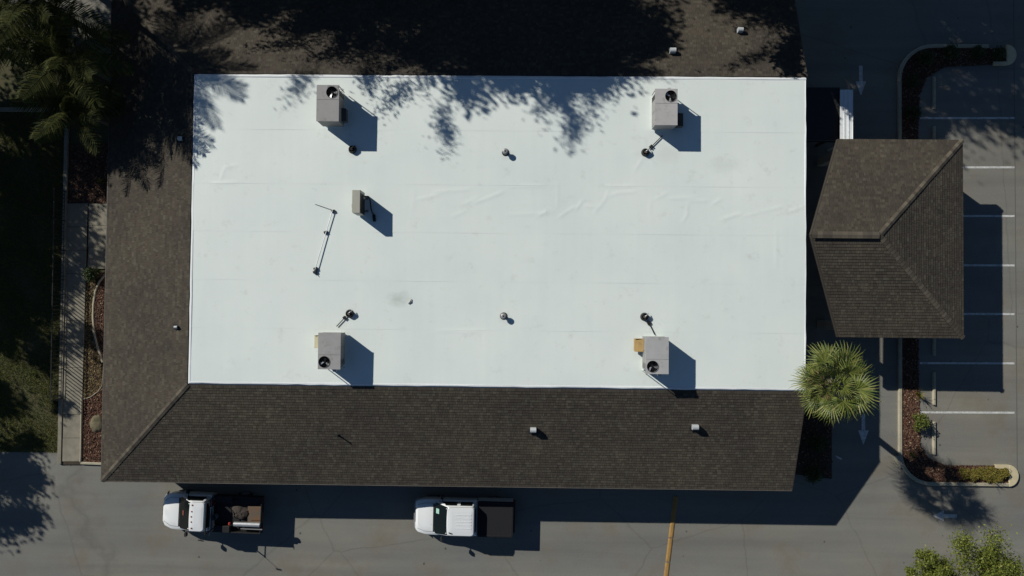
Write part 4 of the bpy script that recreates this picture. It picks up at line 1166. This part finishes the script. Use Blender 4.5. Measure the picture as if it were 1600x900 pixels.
# ------------------------------------------------------------------ plants
def fan_leaf(seed, m, R=.98, pet=.95, nseg=24):
    r = np.random.default_rng(seed); v, f = [], []
    # petiole
    m_ = MB(); m_.tube([(0, 0, 0), (pet * .5, 0, .05), (pet, 0, .0)], [.028, .02, .012], 4)
    v += [list(p) for p in m_.v]; faces = [t for q in m_.f for t in ([(q[0], q[1], q[2], q[3])] if len(q) == 4 else [])]
    for k in range(nseg):
        t = -1 + 2 * k / (nseg - 1)
        a = t * math.radians(105); L_ = R * (1.0 - .28 * abs(t) ** 1.5) * r.uniform(.85, 1.08)
        d = np.array([math.cos(a), math.sin(a), 0]); s_ = np.array([-math.sin(a), math.cos(a), 0])
        up = np.array([0, 0, 1.0])
        p0 = np.array([pet, 0, 0]) + up * .02
        fold = .10 * abs(math.sin(a)) + .04
        w = .030
        p1 = p0 + d * L_ * .5 + up * (fold * L_ + r.normal(0, .02))
        p2 = p0 + d * L_ * .82 + up * (fold * L_ * .7 + r.normal(0, .03) - .05)
        p3 = p0 + d * L_ + up * (-.16 * r.uniform(.3, 1.5)) + s_ * r.normal(0, .03)
        n = len(v)
        v += [p0 - s_ * .006, p0 + s_ * .006, p1 + s_ * w, p1 - s_ * w, p2 + s_ * w * .55, p2 - s_ * w * .55, p3 + s_ * .003, p3 - s_ * .003]
        faces += [(n, n + 1, n + 2, n + 3), (n + 3, n + 2, n + 4, n + 5), (n + 5, n + 4, n + 6, n + 7)]
    me = npmesh('frond', np.array(v, dtype=float), np.array(faces), m)
    return me

def palm_crown(root, top, protos, n, e_lo, e_hi, rr, scale=(.9, 1.1), dead=None, ndead=0):
    for k in range(n):
        t = (k + .5) / n
        el = math.radians(e_hi + (e_lo - e_hi) * t ** .85) + rr.gauss(0, .09)
        az_ = k * 2.39996 + rr.gauss(0, .15)
        M = Matrix.Translation(top + Vector((0, 0, .25 * (1 - t)))) @ Matrix.Rotation(az_, 4, 'Z') @ Matrix.Rotation(-el, 4, 'Y') @ Matrix.Rotation(rr.gauss(0, .25), 4, 'X') @ Matrix.Scale(rr.uniform(*scale), 4)
        copy_part(rr.choice(protos), root, M)
    for k in range(ndead):
        az_ = rr.uniform(2.3, 4.3); el = math.radians(rr.uniform(-60, 10))
        M = Matrix.Translation(top) @ Matrix.Rotation(az_, 4, 'Z') @ Matrix.Rotation(-el, 4, 'Y') @ Matrix.Scale(rr.uniform(.7, .95), 4)
        copy_part(dead, root, M)

fans = [fan_leaf(60 + i, M_fan) for i in range(4)]
dead = fan_leaf(77, M_fan_dead, .75, .7, 22)
c = at(1303, 600, 7.0)
base = Vector((c.x + .75, c.y - .2, 0))
fpalm = tag(empty('fan_palm', base), 'sunlit round fan palm at the lower right corner of the white roof', 'palm tree')
top = c - base
tp = [Vector((0, 0, 0)), Vector((top.x * .15, top.y * .2, 2.0)), Vector((top.x * .55, top.y * .6, 4.6)), Vector((top.x, top.y, 6.95))]
MB().tube(tp, [.26, .19, .18, .22], 12).build('trunk', M_palmbark, fpalm, smooth=True)
palm_crown(fpalm, Vector((top.x, top.y, 6.9)), fans, 25, -36, 58, random.Random(5), (.95, 1.15), dead, 7)
palm_crown(fpalm, Vector((top.x, top.y, 7.0)), fans, 9, 45, 85, random.Random(15), (.5, .72))
for o in fans + [dead]: bpy.data.objects.remove(o)

def feather_leaf(seed, L_=2.9, nl=52, m=M_feather):
    r = np.random.default_rng(seed); v, faces = [], []
    m_ = MB()
    rach = [np.array([L_ * t, 0, .55 * L_ * (t * .55 - t * t * .62)]) for t in np.linspace(0, 1, 9)]
    m_.tube([tuple(p) for p in rach], [.035 * (1 - .85 * i / 8) for i in range(9)], 4, cap=False)
    v += [list(p) for p in m_.v]; faces += list(m_.f)
    for k in range(nl):
        t = .14 + .86 * k / (nl - 1)
        p = np.array([L_ * t, 0, .55 * L_ * (t * .55 - t * t * .62)])
        ll = .78 * math.sin(PI * (.12 + .80 * t)) * r.uniform(.8, 1.1) + .08
        for s_ in (-1, 1):
            fw = .45 + .5 * t + r.normal(0, .08); dr = -.35 + r.normal(0, .18)
            d = np.array([fw * .75, s_ * 1.0, dr * .2]); d /= np.linalg.norm(d)
            w = np.cross(d, [0, 0, 1]); w = w / np.linalg.norm(w) * .021
            p1 = p + d * ll * .55; p2 = p + d * ll + np.array([0, 0, dr * ll])
            n = len(v)
            v += [p - w * .5, p + w * .5, p1 + w, p1 - w, p2 + w * .15, p2 - w * .15]
            faces += [(n, n + 1, n + 2, n + 3), (n + 3, n + 2, n + 4, n + 5)]
    return npmesh('frond', np.array(v, dtype=float), np.array(faces), m)
feathers = [feather_leaf(90 + i) for i in range(3)]
def feather_palm(label, px, py, z, n, seed, sc=(.9, 1.1), world=None):
    c = at(px, py, z) if world is None else Vector((*world, z))
    rt = tag(empty('feather_palm', (c.x, c.y, 0)), label, 'palm tree', 'feather palms at the upper left')
    MB().tube([(0, 0, 0), (.06, .03, z * .5), (0, 0, z)], [.22, .17, .15], 12).build('trunk', M_palmbark, rt, smooth=True)
    palm_crown(rt, Vector((0, 0, z - .05)), feathers, n, -25, 75, random.Random(seed), sc)
    return rt
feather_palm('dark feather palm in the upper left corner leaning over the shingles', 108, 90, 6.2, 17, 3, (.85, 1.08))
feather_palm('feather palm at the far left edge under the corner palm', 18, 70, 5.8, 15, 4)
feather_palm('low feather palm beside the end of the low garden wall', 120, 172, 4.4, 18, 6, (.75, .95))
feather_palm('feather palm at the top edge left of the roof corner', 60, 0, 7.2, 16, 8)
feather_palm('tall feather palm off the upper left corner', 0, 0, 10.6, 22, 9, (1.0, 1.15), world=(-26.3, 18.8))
for o in feathers: bpy.data.objects.remove(o)

def limb_tree(name, label, x, y, h, r_, zc, seed, n_leaf, lsize, m, flat=.75, group=None, cat='tree', nb=9, sub=5, trunk_r=.22, spread=.40, lean=(0, 0), strands=False):
    rr = random.Random(seed); rg_ = np.random.default_rng(seed)
    root = tag(empty(name, (x, y, 0)), label, cat, group)
    tr = MB(); th = zc - r_ * flat * .75
    th = max(th, h * .25)
    tr.tube([(0, 0, 0), (lean[0] * .3, lean[1] * .3, th * .5), (lean[0] * .5, lean[1] * .5, th)], [trunk_r, trunk_r * .8, trunk_r * .65], 10)
    tips = []
    for k in range(nb):
        a = 2 * PI * k / nb + rr.gauss(0, .3); el = rr.uniform(.05, 1.25)
        L_ = r_ * rr.uniform(.65, .95)
        d = Vector((math.cos(a) * math.cos(el), math.sin(a) * math.cos(el), math.sin(el) * flat))
        p0 = Vector((lean[0] * .5, lean[1] * .5, th * rr.uniform(.8, 1.0)))
        cc = Vector((lean[0], lean[1], zc))
        p2 = cc + Vector((d.x * L_, d.y * L_, (d.z - .25) * L_)); p1 = (p0 + p2) / 2 + Vector((0, 0, .12 * L_))
        tr.tube([p0, p1, p2], [trunk_r * .45, trunk_r * .28, trunk_r * .08], 6)
        for q in range(sub):
            t = rr.uniform(.25, 1.0); bp = p0.lerp(p2, t)
            e = bp + Vector((rr.gauss(0, 1), rr.gauss(0, 1), rr.gauss(0, .7))) * r_ * .28
            tr.tube([bp, e], [trunk_r * .1, trunk_r * .04], 4)
            tips.append((e, (e - bp).normalized()))
        tips.append((p2, d))
    tr.build('trunk', M_bark, root, smooth=True)
    ctr = np.array([list(t[0]) for t in tips]); dr = np.array([list(t[1]) for t in tips])
    w = rg_.uniform(.3, 1.0, len(ctr)); w /= w.sum()
    pick = rg_.choice(len(ctr), n_leaf, p=w)
    s_ = r_ * spread * rg_.uniform(.35, .75, len(ctr))
    off = rg_.normal(0, .5, (n_leaf, 3)) * s_[pick][:, None]
    off[:, 2] *= .7
    cpos = ctr[pick] + off
    if strands:                                   # foliage in drooping sprays along the twigs
        t = rg_.normal(0, 1, n_leaf)[:, None] * r_ * .17
        dd = dr[pick] * np.array([1, 1, .4]) + np.array([0, 0, -.35])
        cpos = ctr[pick] + dd * t + rg_.normal(0, 1, (n_leaf, 3)) * r_ * .038
    leaf_mesh('crown', cpos, lsize, m, rg_, up=.5, ratio=.32 if strands else .55, parent=root)
    return root

# trees standing just outside the picture whose shade falls across the roofs
north = [(-13.9, 21.6, 11.5, 5.0, 41), (-8.0, 20.9, 11.5, 5.0, 42), (-2.6, 28.5, 12.0, 5.2, 43), (5.8, 24.2, 11.5, 4.2, 63), (6.5, 27.5, 12.0, 5.8, 44), (12.0, 26.0, 11.5, 5.8, 45), (18.5, 25.0, 11.5, 5.6, 46),
         (-24.6, 26.6, 11.5, 4.8, 47), (-19.4, 24.2, 11.5, 4.4, 48), (-34.6, 21.4, 11.0, 4.6, 49), (-32.5, 27.5, 12.0, 5.0, 64), (-32.9, 16.4, 10.0, 3.6, 65), (10.2, 17.9, 9.0, 2.0, 66), (-11.2, 21.0, 11.5, 4.6, 67), (-7.0, 21.3, 11.5, 4.4, 68)]
NL = ['tree beyond the top edge, its shade deepest on the white roof', 'tree beyond the top edge shading the middle of the upper slope', 'tree beyond the top edge, well back behind the upper slope',
      'small tree beyond the top edge shading the right end of the upper slope', 'tree beyond the top edge shading the lane beside the link roof', 'tree beyond the top edge shading the upper planting arm',
      'rightmost tree beyond the top edge, shading the upper right corner', 'tree beyond the top edge shading the upper left roof corner', 'tree beyond the top edge shading white roof near the darkest unit',
      'tree beyond the upper left corner shading the feather palms', 'tree farthest back beyond the upper left corner',
      'tree beyond the left edge level with the feather palms', 'lowest small tree beyond the top edge, shading the white awning',
      'tree just behind the one whose shade is deepest on the white roof', 'tree beyond the top edge whose shade ends near the stained unit']
for i, (x, y, zc, r_, sd) in enumerate(north):
    limb_tree('broadleaf_tree', NL[i], x, y, zc + r_ * .6, r_, zc, sd, 52000 if sd in (41, 42, 48, 63) else 21000, (.06, .15) if sd in (41, 42, 48, 63) else (.09, .20), M_leaf_dark, sub=12 if sd in (41, 42, 48, 63) else 5, strands=sd in (41, 42, 48, 63), group='trees beyond the top edge of the picture')
west = [(-36.6, 15.5, 7.5, 4.2, 51), (-36.8, 10.4, 7.2, 4.0, 52), (-36.6, 6.0, 7.0, 3.5, 53), (-41.0, 1.4, 7.0, 3.0, 54), (-39.2, -4.4, 7.0, 3.0, 55)]
WL = ['uppermost tree beyond the left edge, beside the low garden wall', 'tree beyond the left edge shading the upper half of the lawn', 'tree beyond the left edge shading the middle of the lawn',
      'tree beyond the left edge shading the lower lawn corner', 'lowest tree beyond the left edge, its shade on the asphalt']
for i, (x, y, zc, r_, sd) in enumerate(west):
    limb_tree('broadleaf_tree', WL[i], x, y, zc + r_ * .6, r_, zc, sd, 13000, (.08, .18), M_leaf_dark, group='trees beyond the left edge of the picture')

# bright tree tops at the lower right
c = at(1454, 893, 4.6)
limb_tree('broadleaf_tree', 'smaller bright green tree top at the bottom edge, left of the corner tree', c.x * 1.13, c.y * 1.13, 6, 1.0, 4.4, 61, 15000, (.03, .065), M_leaf, group='bright trees at the lower right', flat=.8, nb=9, sub=5, trunk_r=.10, spread=.5, lean=(-c.x * .13, -c.y * .13))
c = at(1548, 922, 4.8)
limb_tree('broadleaf_tree', 'larger bright green tree top in the bottom right corner', c.x * 1.13, c.y * 1.13, 6, 2.2, 4.6, 62, 42000, (.03, .07), M_leaf, group='bright trees at the lower right', flat=.8, nb=12, sub=6, trunk_r=.12, spread=.45, lean=(-c.x * .13, -c.y * .13))

# shrubs and tufts
def shrub(label, px, py, r_, h, m, seed, n=1500, ls=(.03, .06), name='shrub', cat='shrub'):
    p = at(px, py); rg_ = np.random.default_rng(seed); rr = random.Random(seed)
    root = tag(empty(name, (p.x, p.y, .04)), label, cat)
    st_ = MB()
    tips = []
    for k in range(12):
        a = 2 * PI * k / 12 + rr.gauss(0, .2); el = rr.uniform(.3, 1.4)
        e = Vector((math.cos(a) * math.cos(el) * r_ * .75, math.sin(a) * math.cos(el) * r_ * .75, h * (.3 + .55 * math.sin(el))))
        st_.tube([(0, 0, 0), e * .55, e], [.02, .012, .005], 5); tips.append(e)
    st_.build('stems', M_bark, root)
    c_ = np.array([list(t) for t in tips])[rg_.integers(0, 12, n)] + rg_.normal(0, .2, (n, 3)) * np.array([r_, r_, h * .7])
    c_[:, 2] = np.abs(c_[:, 2]) + .02
    leaf_mesh('foliage', c_, ls, m, rg_, up=.6, parent=root)
    return root
shrub('round bright green shrub between the wheel stops in the planting strip', 1431, 657, .48, .75, M_shrub, 71)
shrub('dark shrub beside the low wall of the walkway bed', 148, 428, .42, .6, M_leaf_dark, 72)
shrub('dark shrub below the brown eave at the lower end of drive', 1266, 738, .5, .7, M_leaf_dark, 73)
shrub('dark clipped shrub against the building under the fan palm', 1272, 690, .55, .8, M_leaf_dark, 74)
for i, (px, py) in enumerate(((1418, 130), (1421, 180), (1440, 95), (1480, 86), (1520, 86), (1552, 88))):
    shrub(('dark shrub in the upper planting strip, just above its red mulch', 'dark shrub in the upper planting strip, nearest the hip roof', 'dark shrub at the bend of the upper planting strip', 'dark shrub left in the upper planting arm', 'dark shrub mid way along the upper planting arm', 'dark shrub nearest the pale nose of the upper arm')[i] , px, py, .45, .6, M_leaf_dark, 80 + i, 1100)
for i, (px, py, r_) in enumerate(((1504, 738, .34), (1516, 741, .36), (1526, 736, .38), (1537, 743, .36), (1546, 737, .36), (1556, 742, .34), (1565, 738, .28))):
    shrub(('first', 'second', 'third', 'fourth', 'fifth', 'sixth', 'seventh')[i] + ' yellow green low plant from the left in the lower planting arm', px, py, r_, .30, M_cover, 90 + i, 1300, (.022, .045), 'low_plant', 'plant')

def tuft(label, px, py, n, L_, seed, m, spread=.6, name='grass_tuft'):
    p = at(px, py); r = np.random.default_rng(seed); v, f = [], []
    for k in range(n):
        a = r.uniform(0, 2 * PI); le = L_ * r.uniform(.6, 1.1); d = np.array([math.cos(a), math.sin(a), 0]) * spread * r.uniform(.2, 1.0)
        s_ = np.array([-math.sin(a), math.cos(a), 0]) * .008
        pts = [d * .05, d * le * .5 + np.array([0, 0, le * .62]), d * le * 1.0 + np.array([0, 0, le * .8])]
        q = len(v); v += [pts[0] - s_, pts[0] + s_, pts[1] + s_, pts[1] - s_, pts[2] + s_ * .3, pts[2] - s_ * .3]
        f += [(q, q + 1, q + 2, q + 3), (q + 3, q + 2, q + 4, q + 5)]
    o = npmesh(name, np.array(v), np.array(f), m); o.location = (p.x, p.y, .05)
    return tag(o, label, 'plant')
tuft('yellowish spiky tuft with thin shadows at the top of the sunlit mulch', 1430, 614, 90, .85, 5, M_cover)
tuft('thin stemmed plant beside the pale nose of the lower planting arm', 1545, 748, 40, .7, 6, M_cover)
tuft('pale grass tuft at the bend of the lower kerb', 1420, 708, 40, .6, 7, M_grass)
tuft('wispy dry plant at the corner of the walkway bed', 165, 285, 60, .6, 8, M_cover)
